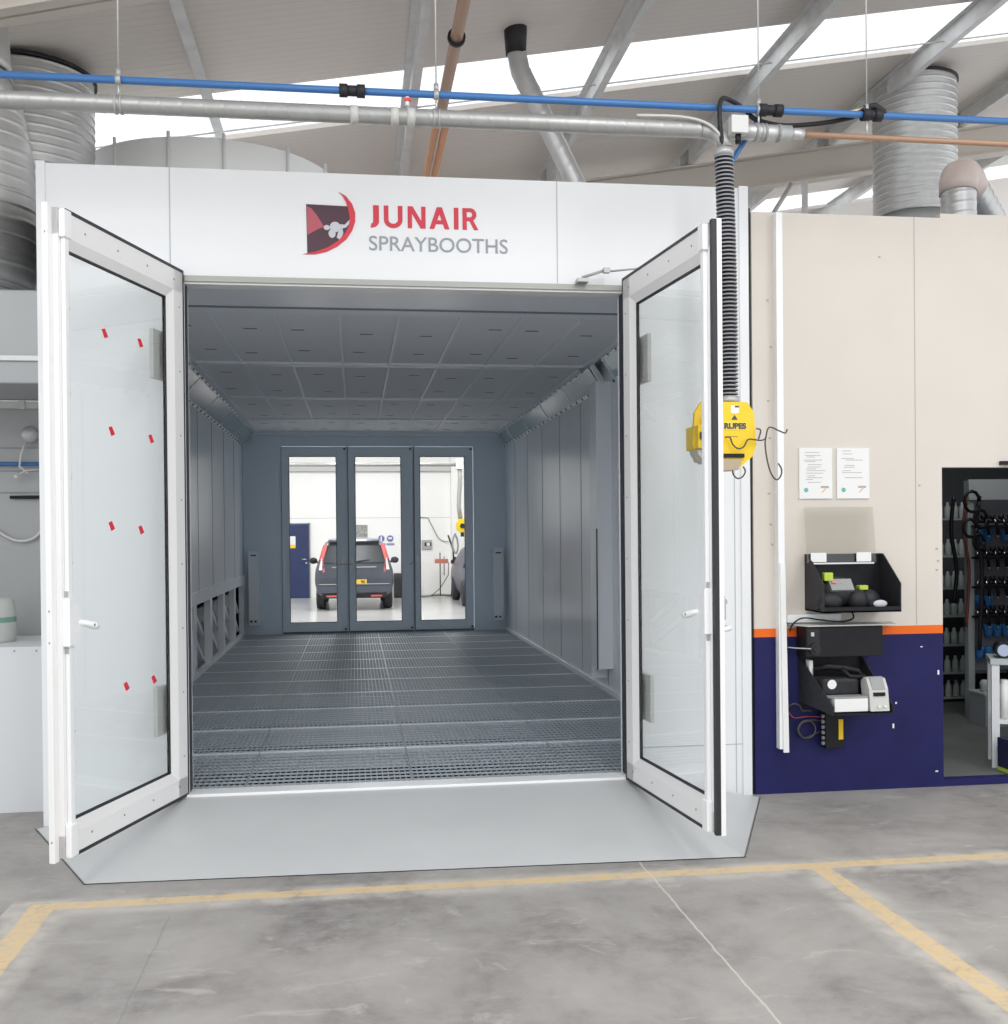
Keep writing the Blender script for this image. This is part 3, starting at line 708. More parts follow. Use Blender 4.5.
m = MB(); m.prism([(6.374,.71),(6.379,.71),(6.418,.775),(6.412,.778)], 'x', 3.20, 3.285); m.build('paper_cover', M_grey, t)
m = MB(); m.box(3.205,3.28,6.366,6.376,.668,.69); m.build('display', M_dark, t)
m = MB()
for x in (3.235, 3.275): m.cyl((x,6.366,.605),(x,6.352,.605),.009,10)
m.build('button', M_paper, t)
# cable box below
t = thing('junction_block', 'black cable junction block with vertical yellow label below the lower tray', 'junction box', (3.05, 6.65, .3))
m = MB(); m.box(3.0, 3.13, 6.62, YW, .30, .535, .004); m.build('casing', M_dark, t)
m = MB(); m.box(3.088, 3.118, 6.616, 6.62, .355, .485); m.build('yellow_label', M_yel, t)
m = MB()
for k in range(6): m.cyl((2.985,6.64,.33+.035*k),(3.0,6.64,.33+.035*k),.013,10)
m.build('cable_gland', M_grey, t)
def cable(name, label, pts, r, m_, grp=None):
    c = MB(); P = [Vector(p) for p in pts]; out = []
    for i in range(len(P)-1):
        p0, p1, p2, p3 = P[max(i-1,0)], P[i], P[i+1], P[min(i+2,len(P)-1)]
        for k in range(6):
            f = k/6; out.append(.5*((2*p1)+(-p0+p2)*f+(2*p0-5*p1+4*p2-p3)*f*f+(-p0+3*p1-3*p2+p3)*f**3))
    out.append(P[-1]); c.tube(out, r, 8); return solo(c, name, m_, label, 'cable', grp)
cable('coiled_cable', 'grey cable coiled in a loop left of the black junction block', [(2.985,6.67,.47),(2.93,6.66,.48),(2.86,6.66,.47),(2.83,6.66,.42),(2.86,6.66,.37),(2.92,6.66,.37),(2.95,6.66,.42),(2.92,6.66,.47),(2.86,6.665,.46),(2.84,6.67,.41),(2.88,6.67,.365),(2.98,6.67,.40)], .005, M_wire)
cable('red_cable', 'thin red cable running from white trunking to black junction block', [(2.765,6.67,.54),(2.80,6.65,.50),(2.88,6.65,.505),(2.99,6.65,.50)], .004, mat('dark red cable', (.28,.03,.06), .5))
cable('plug_cable', 'thin grey plug lead beside the white trunking, above the coiled cable', [(2.765,6.67,.57),(2.80,6.65,.59),(2.84,6.65,.575),(2.86,6.66,.545),(2.92,6.66,.54)], .005, M_wire)
cable('black_lead', 'black lead looping from the wall bin down beside white trunking', [(3.20,6.67,1.19),(3.20,6.63,1.14),(3.12,6.62,1.118),(2.98,6.62,1.13),(2.86,6.63,1.145),(2.79,6.63,1.11),(2.77,6.64,1.06)], .005, M_dark)
cable('knob_lead', 'short grey lead from trunking to the knob of the control box', [(2.765,6.66,.955),(2.80,6.60,.955),(2.85,6.50,.96)], .004, M_lgrey)

# ------------------------------------------------------------------ store room contents
t = thing('spray_gun_rack', 'tall pale rack board hung with spray guns, seen through the store doorway', 'rack', (5.9, 9.0, .04))
for x in (5.37, 6.90): MB().box(x, x+.06, 8.9, 8.96, .04, 2.14).build('post', M_shelf, t)
m = MB(); m.box(5.43, 6.9, 8.97, 9.0, .45, 2.14); m.build('back_board', mat('rack board grey', (.20,.21,.25), .6), t)
m = MB(); m.box(5.37, 6.96, 8.88, 8.9, 1.97, 2.15); m.build('header_panel', M_shelf, t)
rz = [1.74, 1.46, 1.20, .94]
for z in rz: MB().box(5.4, 6.9, 8.80, 8.97, z-.01, z+.005).build('gun_rail', M_dark, t)
def gun(loc):
    t = thing('spray_gun', '', 'spray gun', loc, 0, 'spray guns on the rack')
    x, y, z = loc
    m = MB(); m.cyl((x-.05,y,z+.03),(x+.05,y,z+.03),.018,10); m.tube([(x+.03,y,z+.03),(x+.045,y,z-.03),(x+.05,y,z-.09)],.014,8); m.cyl((x,y,z+.04),(x-.005,y,z+.085),.022,10,.028); m.build('body', M_dark, t)
    m = MB(); m.cyl((x-.075,y,z+.03),(x-.05,y,z+.03),.02,10); m.cyl((x+.05,y,z-.09),(x+.05,y,z-.115),.009,8); m.build('nozzle', M_chrome, t)
    return t
row_n = ['top row', 'second row from the top', 'third row from the top', 'lowest row']
colw = ['at the left end', 'second from the left', 'third from the left', 'fourth from the left', 'fifth from the left']
g0 = None
for j, z in enumerate(rz):
    for i in range(5):
        loc = (5.47+.085*i, 8.82, z+.01)
        if g0 is None: o = g0 = gun(loc)
        else: o = copy_tree(g0); o.location = loc
        o['label'] = 'dark spray gun on store rack, %s, %s' % (row_n[j], colw[i])
cup0 = None; k = 0
for j, z in enumerate((1.60, 1.02, .76, .56)):
    for i in ((0,1,3,4) if j == 0 else (0,1) if j == 1 else (1,2,3,4) if j == 2 else (0,1)):
        loc = (5.475+.085*i, 8.90, z)
        if cup0 is None:
            m = MB(); m.lathe([(.030,0),(.041,.10),(.041,.11)], loc, 14); cup0 = o = solo(m, 'paint_cup', M_cupb, 'x', 'cup', 'blue paint cups on the rack')
        else: o = cup0.copy(); COL.objects.link(o); o.location = loc
        o['label'] = 'blue plastic paint cup on the rack, %s, %s' % (['uppermost group', 'second group down', 'third group down', 'lowest group'][j], colw[i])
# bottle shelves
t = thing('bottle_shelf', 'pale shelving unit with bottles at the back left of the store room', 'shelving', (5.8, 9.95, .04))
sz = [1.82, 1.46, 1.15, .88, .60, .33, .09]
for z in sz: MB().box(5.3, 6.3, 9.75, 10.15, z-.02, z).build('shelf', M_shelf, t)
for x in (5.28, 6.28): MB().box(x, x+.03, 9.75, 10.15, .04, 2.1).build('upright', M_dark2, t)
b0 = None
for j, z in enumerate(sz):
    for i in range(5):
        loc = (5.62+.075*i+.01*math.sin(i*7+j), 9.80, z)
        if b0 is None:
            m = MB(); m.lathe([(.028,0),(.03,.01),(.03,.10),(.014,.13),(.014,.155)], loc, 14); b0 = o = solo(m, 'bottle', M_bott, 'x', 'bottle', 'bottles on the store shelves')
        else: o = b0.copy(); COL.objects.link(o); o.location = loc; 
        o['label'] = 'pale bottle on the back store shelves, %s, %s' % (['topmost shelf', 'second shelf from top', 'third shelf from top', 'middle shelf', 'third shelf from the floor', 'second shelf from the floor', 'shelf by the floor'][j], colw[i])
for k, (x, c, lab) in enumerate(((5.30, M_dark, 'black hose hanging in the store room, left of the three beside the rack'), (5.36, mat('red hose', (.22,.05,.04), .5), 'dark red hose hanging in the middle of the three beside the rack'), (5.42, M_dark2, 'charcoal hose hanging nearest to the rack post'))):
    cable('hanging_hose', lab, [(x,9.0-.1*k,2.0),(x-.03,9.0-.1*k,1.7),(x+.02,9.0-.1*k,1.35),(x-.01,9.0-.1*k,1.05-.2*k)], .014+.004*(k!=1), c)
for k, (x, z, r) in enumerate(((5.32,1.95,.07),(5.40,1.80,.06),(5.30,1.72,.06),(5.38,1.6,.05))):
    m = MB(); pts = [(x+r*math.cos(a*PI/6), 8.75, z+r*1.3*math.sin(a*PI/6)) for a in range(13)]; m.tube(pts, .014, 8)
    solo(m, 'hose_coil', M_dark, 'black hose coil hanging beside the rack, %s' % ['highest one', 'second highest', 'third highest', 'lowest one'][k], 'hose', 'hose coils beside the rack')
t = thing('plastic_bin', 'translucent grey plastic bin on floor in front of the rack', 'bin', (5.3, 8.6, .04))
m = MB(); m.prism([(5.25,8.45),(5.47,8.45),(5.47,8.7),(5.25,8.7)], 'z', .04, .30); m.build('tub', mat('cloudy plastic', (.34,.37,.38), .5), t)
m = MB(); m.box(5.24,5.48,8.44,8.71,.30,.325,.006); m.build('lid', M_shelf, t)
m = MB(); m.lathe([(.04,0),(.044,.08),(.03,.10)], (5.31,8.55,.325), 14); solo(m, 'paint_jar', M_bott, 'pale green jar standing on lid of the plastic bin', 'jar')
t = thing('store_table', 'white painted table with paint-spotted top just inside the store doorway', 'table', (4.385, 7.0, .04), math.radians(-27))
m = MB(); m.box(0, .9, 0, .36, .72, .76, .004); m.build('table_top', M_shelf, t, True)
for x, y_ in ((.01,.01),(.84,.01),(.01,.30),(.84,.30)): MB().box(x, x+.05, y_, y_+.05, 0, .72).build('leg', M_white2, t, True)
m = MB(); m.box(.05, .85, .03, .33, .305, .335); m.build('lower_shelf', M_white2, t, True)
t2 = thing('tape_roll', 'black roll with pale end lying on the store table', 'roll', (4.64,7.04,.80))
m = MB(); m.cyl((4.50,7.02,.856),(4.58,7.18,.856),.055,20); m.build('roll', M_dark, t2)
m = MB(); m.cyl((4.497,7.012,.856),(4.50,7.02,.856),.042,20); m.build('end_disc', mat('pale blue plastic', (.40,.46,.60), .5), t2)
m = MB(); m.lathe([(.04,0),(.04,.22),(.028,.25),(.028,.27)], (4.53,7.06,.376), 16); solo(m, 'white_bottle', M_paper, 'white bottle on the lower shelf of the store table', 'bottle')
t = thing('navy_carton', 'navy carton with white lettering and green base stripe by the store table', 'box', (4.72,7.0,.04))
m = MB(); m.box(4.385,4.645,6.79,6.92,.04,.27); m.build('carton', mat('navy card', (.015,.018,.06), .5), t)
m = MB(); m.box(4.383,4.647,6.788,6.922,.045,.07); m.build('green_stripe', M_green, t)
text('lettering', 'opti', 4.395, 4.50, .205, .24, 6.789, M_paper, t, .01)

# ------------------------------------------------------------------ left plant area
t = thing('white_cabinet', 'plain white riveted metal cabinet beside the booth, left edge', 'cabinet', (-2.6, 7.5, 0))
m = MB(); m.box(-3.6, -1.92, 7.05, 7.88, 0, 1.03, .004); m.build('body', M_white2, t)
m = MB()
for k in range(9): m.cyl((-1.97-.13*k,7.05,1.005),(-1.97-.13*k,7.046,1.005),.006,8)
m.build('rivets', M_grey, t)
mb = MB(); mb.box(-4.5, -1.86, 7.9, 8.0, 0, 2.64); struct(mb, 'wall_plant', mat('grey plant panel', (.34,.345,.34), .5, metal=.2))
mb = MB()
for z in (2.33, 2.17, 2.02): mb.box(-4.5, -1.86, 7.894, 7.9, z, z+.006)
struct(mb, 'trim_17', M_seamin)
t = thing('duct_plenum', 'grey folded steel plenum under the big left duct', 'plenum', (-2.6, 7.6, 2.66))
m = MB(); m.box(-3.3, -1.90, 7.02, 7.9, 2.66, 3.24, .01); m.build('box', mat('dark plenum steel', (.36,.37,.37), .4, metal=.3), t)
m = MB(); m.box(-3.31, -1.89, 7.0, 7.02, 2.80, 2.83); m.build('flange', M_galv, t)
m = MB(); m.box(-3.4, -1.87, 7.82, 7.89, 2.60, 2.65); m.box(-2.28,-2.24,7.81,7.82,2.595,2.655); solo(m, 'conduit_tray', M_lgrey, 'pale conduit tray under the grey plenum at left edge', 'conduit')
m = MB(); m.cyl((-3.4,7.86,2.22),(-1.87,7.86,2.22),.014,10); solo(m, 'blue_air_line', M_blue, 'short blue air line behind the left door edge', 'pipe')
m = MB(); m.cyl((-2.36,7.87,1.99),(-1.87,7.87,1.99),.012,8); solo(m, 'black_rod', M_dark, 'thin black rod on grey panel at left edge', 'rod')
t = thing('air_regulator', 'small round clear air regulator on the blue line at left edge', 'regulator', (-2.22,7.84,2.3))
m = MB(); m.sphere((-2.21,7.82,2.42), .06, 1, .6, 1); m.build('bowl', M_galvd, t)
m = MB(); m.tube([(-2.24,7.82,2.37),(-2.27,7.82,2.28),(-2.28,7.82,2.2),(-2.22,7.80,2.15)], .008, 6); m.tube([(-2.30,7.82,2.13),(-2.24,7.80,2.17),(-2.14,7.82,2.18)], .006, 6); m.sphere((-2.30,7.82,2.13), .018); m.build('lead', M_lgrey, t)
cable('grey_cable', 'grey cable sagging across grey panel at left edge', [(-2.52,7.88,1.82),(-2.42,7.87,1.74),(-2.32,7.87,1.69),(-2.22,7.87,1.70),(-2.15,7.87,1.77),(-2.12,7.88,1.9)], .010, M_lgrey)
t = thing('plastic_tub', 'pale green-banded plastic tub standing on the white cabinet', 'tub', (-2.30,7.45,1.03))
m = MB(); m.lathe([(.13,0),(.135,.02),(.135,.20),(.12,.27),(.10,.29)], (-2.345,7.45,1.03), 24); m.build('body', mat('milky plastic', (.52,.53,.49), .5), t)
m = MB(); m.lathe([(.1365,.13),(.1365,.165)], (-2.345,7.45,1.03), 24, False); m.build('green_band', mat('green band', (.18,.34,.26), .5), t)

# ------------------------------------------------------------------ ducts
m = MB(); m.spiral([(-2.62,7.52,5.3),(-2.58,7.52,4.75)], [.36,.36], .5, .0); 
t = thing('large_corner_duct', 'big shiny spiral duct at the left picture edge, widening downwards', 'duct', (-2.5, 7.5, 3.03))
m.build('upper_pipe', M_galv, t)
MB().lathe([(.375,0),(.375,.03)], (-2.59,7.52,4.72), 40).build('collar', M_galvd, t)
m = MB(); m.spiral([(-2.585,7.5,4.52),(-2.55,7.5,4.2),(-2.54,7.5,3.75),(-2.56,7.5,3.45),(-2.58,7.5,3.35),(-2.58,7.5,3.255)], [.43,.46,.48,.48,.48,.46,.44], .085, .009); m.build('spiral_bend', M_galv, t)
m = MB(); m.lathe([(.43,0),(.36,.22)], (-2.588,7.5,4.52), 40); m.build('reducer', M_galv, t)
t = thing('left_roof_duct', 'wide dark spiral duct rising through the roof behind the booth left corner', 'duct', (-2.44, 8.6, 3.95))
m = MB(); m.spiral([(-2.54,9.0,3.95),(-2.54,9.0,5.32)], [.505,.505], .07, .006); m.build('spiral_pipe', M_galv, t)
m = MB(); m.tube([(-2.54,9.0,5.325),(-2.54,9.0,5.35)], .53, 48); m.build('roof_collar', M_dark2, t)
t = thing('drum_plenum', 'large pale round drum on top of the booth behind the fascia', 'drum', (-1.3, 10.2, 3.92))
m = MB(); m.lathe([(1.15,.0),(1.15,1.06),(1.12,1.08)], (-1.28,10.3,3.921), 72); m.build('shell', mat('pale drum steel', (.88,.89,.88), .5), t)
for a in (-125, -100, -78, -50, -25):
    a = math.radians(a); c, s_ = math.cos(a), math.sin(a); m = MB(); m.cyl((-1.28+1.16*c,10.3+1.16*s_,3.925),(-1.28+1.16*c,10.3+1.16*s_,5.03),.014,8); m.build('seam_flange', M_panel, t)
t = thing('right_roof_duct', 'wide bright spiral duct rising through the roof behind the beige wall', 'duct', (6.43, 11.7, 3.8))
m = MB(); m.spiral([(6.43,11.7,5.30),(6.43,11.7,6.84)], [.455,.455], .075, .008, 48); m.build('spiral_pipe', M_galv, t)
m = MB(); m.lathe([(.475,0),(.475,.03)], (6.43,11.7,6.815), 48); m.build('roof_collar', M_dark2, t)
m = MB(); m.lathe([(.33,-1.5),(.33,-.25),(.44,0)], (6.43,11.7,5.30), 40); m.build('lower_cone', M_galvd, t)
t = thing('elbow_flue', 'spiral flue with cream elbow bending down behind the beige wall at right', 'flue', (5.4, 9.0, 3.8))
m = MB(); m.spiral([(5.36,9.0,3.75),(5.36,9.0,4.72)], [.15,.15], .09, .004, 32); m.build('upright_pipe', M_galv, t)
pts = [(5.36,9.0,4.70),(5.365,9.01,4.79),(5.40,9.05,4.86),(5.47,9.11,4.89),(5.55,9.18,4.87),(5.61,9.23,4.82)]
m = MB(); m.tube(pts, .162, 28); m.build('elbow', M_pinkd, t)
m = MB(); m.spiral([(5.585,9.21,4.845),(6.1,9.55,4.47),(6.9,10.0,3.87)], [.15,.15,.15], .09, .005, 32); m.build('sloping_pipe', M_galv, t)
t = thing('thin_flue', 'slim silver flue pipe with black roof collar bending down behind fascia', 'flue', (1.9, 9.2, 4.0))
m = MB(); m.spiral([(1.41,9.2,6.00),(1.415,9.2,5.85),(1.45,9.2,5.68),(1.62,9.2,5.35),(2.02,9.2,4.55),(2.3,9.2,4.0)], [.082,.082,.085,.085,.085,.085], .17, .003, 24, 10); m.build('pipe', M_galv, t)
m = MB(); m.tube([(1.41,9.2,6.07),(1.41,9.2,6.03),(1.412,9.2,5.82)], .09, 24, rs=[.10,.10,.088]); m.build('collar', M_dark2, t)

# ------------------------------------------------------------------ hall roof
SL = .17
def rz_(x): return 5.80 + SL*x
def sheet(m, x0, x1, y0, y1, up=0., th=.05):
    vs = [m.bm.verts.new((x, y, rz_(x)+up+d)) for x in (x0, x1) for y in (y0, y1) for d in (0, th)]
    for g in [(0,1,3,2),(4,6,7,5),(0,4,5,1),(2,3,7,6),(0,2,6,4),(1,5,7,3)]: m.bm.faces.new([vs[i] for i in g])
def roof_mat():
    m = bpy.data.materials.new('ribbed roof lining'); m.use_nodes = True; nt = m.node_tree; N = nt.nodes; L = nt.links; b = N['Principled BSDF']
    g = N.new('ShaderNodeNewGeometry'); s = N.new('ShaderNodeSeparateXYZ'); L.new(g.outputs['Position'], s.inputs[0])
    w = N.new('ShaderNodeMath'); w.operation = 'MULTIPLY'; w.inputs[1].default_value = 1/.1; L.new(s.outputs[1], w.inputs[0])
    f = N.new('ShaderNodeMath'); f.operation = 'FRACT'; L.new(w.outputs[0], f.inputs[0])
    r = N.new('ShaderNodeMapRange'); r.inputs['From Min'].default_value = .0; r.inputs['From Max'].default_value = .16; L.new(f.outputs[0], r.inputs['Value'])
    mx = N.new('ShaderNodeMix'); mx.data_type = 'RGBA'; L.new(r.outputs[0], mx.inputs['Factor'])
    mx.inputs['A'].default_value = (.64,.585,.54,1); mx.inputs['B'].default_value = (.72,.66,.61,1)
    L.new(mx.outputs['Result'], b.inputs['Base Color']); b.inputs['Roughness'].default_value = .55
    bp = N.new('ShaderNodeBump'); bp.inputs['Strength'].default_value = .4; bp.inputs['Distance'].default_value = .006; L.new(r.outputs[0], bp.inputs['Height']); L.new(bp.outputs[0], b.inputs['Normal'])
    return m
M_roof = roof_mat()
RX0, RX1 = -6.0, 14.0
sky = [(3.3, 4.45), (9.76, 10.88), (16.15, 17.2), (22.5, 23.6)]
ed = [3.0]; 
mb = MB(); prev = 3.0
for a, b_ in sky: 
    if a > prev: sheet(mb, RX0, RX1, prev, a)
    prev = b_
sheet(mb, RX0, RX1, prev, 31)
struct(mb, 'ceiling', M_roof)
# skylight sheets
m = bpy.data.materials.new('translucent rooflight'); m.use_nodes = True; nt = m.node_tree; nt.nodes.remove(nt.nodes['Principled BSDF'])
t1 = nt.nodes.new('ShaderNodeBsdfTransparent'); t1.inputs[0].default_value = (.97,.97,.97,1); t2 = nt.nodes.new('ShaderNodeBsdfTranslucent'); t2.inputs[0].default_value = (.9,.9,.9,1)
mx = nt.nodes.new('ShaderNodeMixShader'); mx.inputs[0].default_value = .3; nt.links.new(t1.outputs[0], mx.inputs[1]); nt.links.new(t2.outputs[0], mx.inputs[2]); nt.links.new(mx.outputs[0], nt.nodes['Material Output'].inputs[0])
M_sky = m
for i, (a, b_) in enumerate(sky):
    mb = MB(); sheet(mb, RX0, RX1, a-.0, b_+.0, .052, .006); struct(mb, 'window_%d' % (i+1), M_sky)
# purlins
names = ['purlin nearest the left ducts, crossing above the round drum', 'purlin beside the brown pipe running to the back', 'purlin crossing to the right of the slim silver flue', 'purlin ending above the black ribbed hose', 'purlin passing in front of the wide bright right duct', 'purlin at the top right corner of the photo', 'purlin far right beyond the elbow flue']
for i, x in enumerate((-1.20, .57, 2.40, 4.2, 6.04, 7.84, 9.6)):
    zb = 5.60 + SL*x
    m = MB(); m.prism([(x-.03,zb),(x+.05,zb+.01),(x+.05,zb+.018),(x-.022,zb+.01),(x-.022,zb+.17),(x-.09,zb+.17),(x-.09,zb+.162),(x-.03,zb+.162)], 'y', 4.6, 30.5)
    t = thing('steel_purlin', 'galvanised steel roof ' + names[i], 'purlin', (x, 17, zb), 0, 'roof purlins of the hall')
    m.build('channel', M_steel, t)
    for y_ in (7.0, 13.2, 19.4): c = MB(); c.box(x-.05, x+.0, y_-.14, y_+.14, zb+.002, zb+.165); c.build('cleat', M_galvd, t)
for y_ in (10.35, 16.6):
    for i, x in enumerate((-2.9,-1.12,.63,2.42,4.2,5.98,7.76)):
        m = MB(); m.cyl((x, y_, 5.68+SL*x), (x+1.78, y_, 5.68+SL*(x+1.78)), .008, 6)
        if i < 6: solo(m, 'sag_rod', M_steel, 'thin sag rod under the %s skylight, %s' % ('nearer' if y_ < 12 else 'farther', ['left of the round drum purlin', 'from drum purlin to brown-pipe purlin', 'crossing behind the slim silver flue', 'between flue purlin and hose purlin', 'left of the wide right duct', 'at the top right corner'][i]), 'rod', 'sag rods under the skylights')
# rafters
def rafter(label, pts_top, pts_bot, y_, w=.2):
    t = thing('steel_rafter', label, 'rafter', (pts_bot[0][0], y_, pts_bot[0][1]))
    P = pts_bot + pts_top[::-1]
    m = MB(); m.prism(P, 'y', y_-.012, y_+.012); m.build('web', M_raft, t)
    for k, pp in enumerate((pts_bot, pts_top)):
        m = MB(); q = [(p[0], p[1]) for p in pp] + [(p[0], p[1]+.025) for p in pp[::-1]]
        m.prism(q, 'y', y_-w/2, y_+w/2); m.build('flange', M_raft, t)
rafter('cream haunched rafter crossing the top left corner of the photo', [(-6,4.55),(14,5.57+SL*14)], [(-6,3.95),(-1.0,5.13),(.3,5.30),(14,5.28+SL*13.7)], 6.95, .22)
rafter('cream rafter crossing behind the wide right duct', [(-6,4.55),(14,5.57+SL*14)], [(-6,4.18),(14,5.20+SL*14)], 13.2)
# roof brace piece behind trunking top, perforated hanger
m = MB(); m.box(5.46,5.53,12.6,12.62,3.7,6.0); solo(m, 'perforated_strap', M_steel, 'perforated vertical steel strap above the beige wall', 'strap')
t = thing('knee_brace', 'diagonal steel knee brace above the gap between fascia and beige wall', 'brace', (4.85, 12.9, 5.0))
m = MB(); m.tube([(4.75,12.9,4.7),(5.0,12.9,5.35),(5.45,12.9,6.05)], .03, 6); m.build('strut', M_steel, t)

# ------------------------------------------------------------------ pipes in front of booth
YP = 5.98
def straight(name, label, x0, x1, z, r, m_, fit=None, lab2=None):
    t = thing(name, label, 'pipe', ((x0+x1)/2, YP, z)); m = MB(); m.cyl((x0,YP,z),(x1,YP,z),r,20); m.build('pipe', m_, t); return t
zB, zG = 4.135, 4.005
t = straight('air_pipe', 'blue compressed air pipe running across above the booth fascia', -4, 7, zB, .020, M_blue)
for xa in ((-.06,.08),(2.33,2.47),(2.96,3.08)):
    m = MB(); m.cyl((xa[0],YP,zB),(xa[1],YP,zB),.029,18); m.cyl((xa[0],YP,zB),(xa[0]+.045,YP,zB),.036,18); m.cyl((xa[1]-.045,YP,zB),(xa[1],YP,zB),.036,18); m.build('coupling', M_dark2, t)
t = thing('extraction_pipe', 'grey spiral extraction pipe with tape joints below the blue pipe', 'pipe', (-1,YP,zG))
m = MB(); m.spiral([(-4,YP,zG),(1.98,YP,zG)], [.046,.046], .11, .0018, 24, 16, .08); m.build('pipe', M_pipe, t)
for x in (.02,.24,.33): MB().cyl((x-.022,YP,zG),(x+.022,YP,zG),.0495,24).build('tape_band', M_lgrey, t)
m = MB(); m.tube([(1.98,YP,zG),(2.05,YP,zG-.01),(2.10,YP-.02,zG-.05),(2.115,YP-.04,zG-.12)], .045, 20, rs=[.046,.046,.045,.04]); m.build('bend', M_pipe, t)
t = thing('end_sleeve', 'short silver sleeve with clamps at the pipe end above the ribbed hose', 'sleeve', (2.4,YP,zG))
m = MB(); m.cyl((2.16,YP,zG),(2.52,YP,zG),.046,24); m.cyl((2.52,YP,zG),(2.60,YP,zG),.030,20); m.build('sleeve', M_galv, t)
for x in (2.30, 2.36, 2.44): MB().cyl((x,YP,zG),(x+.012,YP,zG),.051,24).build('clamp', M_grey, t)
t = thing('brown_pipe', 'brown copper pipe continuing right from the silver sleeve', 'pipe', (4.5,YP,zG))
m = MB(); m.cyl((2.60,YP,zG),(7,YP,zG-.02),.017,14); m.build('pipe', M_cop, t)
t = thing('brown_roof_pipe', 'brown copper pipe running front to back under roof beside the purlin', 'pipe', (.8, 12, 5.4))
m = MB(); m.cyl((.79,4.6,5.42),(.79,9.6,5.42),.047,18); m.build('near_pipe', M_cop, t)
m = MB(); m.cyl((.765,9.6,5.40),(.765,17,5.40),.034,16); m.cyl((.85,9.6,5.40),(.85,17,5.40),.034,16); m.build('far_pipes', mat('orange pipe', (.62,.33,.19), .45, metal=.2), t)
for y_ in (8.05, 9.55): MB().cyl((.79,y_,5.42),(.79,y_+.04,5.42),.068,18).build('flange', M_dark2, t)
# hangers
for i, (x, zt) in enumerate(((-1.22,5.57),(.47,5.86),(2.33,6.18),(2.99,6.29))):
    lab = ['near the left ducts', 'beside the brown roof pipe', 'above the ribbed black hose', 'in front of the wide right duct'][i]
    t = thing('pipe_hanger', 'thin threaded pipe hanger rod ' + lab, 'hanger', (x, YP, zB), 0, 'hanger rods of the pipes')
    m = MB(); m.cyl((x,YP,zB+.02),(x,YP,zt),.004,8); m.cyl((x,YP,zB-.02),(x,YP,zG+(.045 if x < 2.6 else .01)),.006,8); m.build('rod', M_galv, t)
    m = MB(); m.cyl((x-.014,YP,zB),(x+.014,YP,zB),.027,16); m.cyl((x,YP,zB+.02),(x,YP,zB+.06),.014,8)
    if x < 2.6: m.cyl((x-.02,YP,zG),(x-.008,YP,zG),.052,20); m.cyl((x+.008,YP,zG),(x+.02,YP,zG),.052,20)
    m.build('clip', M_galvd, t)
# valve, wires near purlin
t = thing('air_valve', 'small white valve with red tap under the blue pipe by the brown pipe', 'valve', (.40,YP,zB-.06))
m = MB(); m.cyl((.31,YP,zB-.02),(.31,YP,zB-.07),.012,10); m.build('body', M_pvc2, t); MB().box(.295,.33,YP-.02,YP,zB-.045,zB-.03).build('tap', M_redtape, t)
# junction box etc
t = thing('electric_box', 'square pale electrical junction box on the pipe above the ribbed hose', 'junction box', (2.19, YP-.05, 3.93))
m = MB(); m.box(2.125,2.225,YP-.12,YP-.05,3.955,4.055,.006); m.build('casing', mat('pale box', (.62,.62,.60), .5), t)
m = MB(); m.cyl((2.175,YP-.085,3.955),(2.175,YP-.085,3.905),.017,12); m.build('gland', M_dark, t)
cable('black_loop_cable', 'black cable looping over the blue pipe behind the pale junction box', [(2.11,YP-.05,3.84),(2.085,YP-.06,3.95),(2.075,YP-.06,4.08),(2.10,YP-.03,4.175),(2.18,YP+.03,4.19),(2.27,YP+.05,4.15),(2.33,YP+.05,4.10),(2.5,YP+.06,4.075),(2.75,YP+.06,4.10),(2.93,YP+.04,4.135)], .014, M_dark2)
cable('white_cable', 'white cable along the grey pipe bend down to the ribbed hose', [(1.6,YP-.03,4.06),(1.85,YP-.05,4.055),(2.0,YP-.06,4.02),(2.09,YP-.06,3.94),(2.13,YP-.04,3.86)], .009, M_lgrey)
cable('blue_drop_pipe', 'blue air hose dropping behind the ribbed hose from the coupling', [(2.36,YP+.06,4.12),(2.32,YP+.07,4.05),(2.24,YP+.08,3.93),(2.15,YP+.08,3.78)], .016, M_blue)
t = thing('brass_valve', 'brass air valve on black hose left of the last coupling', 'valve', (2.97,YP,4.15))
m = MB(); m.cyl((2.86,YP+.02,4.145),(2.98,YP+.01,4.175),.012,10); m.build('body', mat('brass', (.55,.48,.33), .35, metal=.7), t)
m = MB(); m.tube([(2.98,YP+.01,4.175),(3.04,YP,4.19),(3.09,YP,4.16),(3.10,YP,4.135)], .02, 10); m.build('elbow', M_dark2, t)

# ------------------------------------------------------------------ ribbed hose and yellow head
t = thing('ribbed_hose', 'black ribbed extraction hose hanging down beside the right door', 'hose', (2.17, YP, 2.45))
HX, HY = 2.135, 5.93
m = MB(); n = 62; z0, z1 = 2.46, 3.85
def hx(z): f = (z-z0)/(z1-z0); return HX - .015 + .008*math.sin(f*3) - .02*f
rows = [(.042, z1)]
prev = None; pts = []; rs = []
for k in range(n):
    for (d, r) in ((0,.040),(.3,.040),(.4,.052),(.9,.052)):
        z = z1 - (k+d)/n*(z1-z0); pts.append((hx(z), HY, z)); rs.append(r)
m.tube(pts, .05, 20, True, rs); m.build('corrugated_body', M_hose, t)
m = MB()
for k in range(n):
    z = z1-(k+.65)/n*(z1-z0); m.lathe([(.0525,-.0042),(.0545,-.002),(.0545,.002),(.0525,.0042)], (hx(z), HY, z), 20, False)
m.build('ribs', M_hose_lit, t)
m = MB(); m.cyl((hx(z1),HY,z1-.01),(hx(z1),HY,z1+.03),.056,20); m.cyl((hx(z0),HY,z0-.03),(hx(z0),HY,z0+.015),.06,20); m.build('cuff', M_galvd, t)
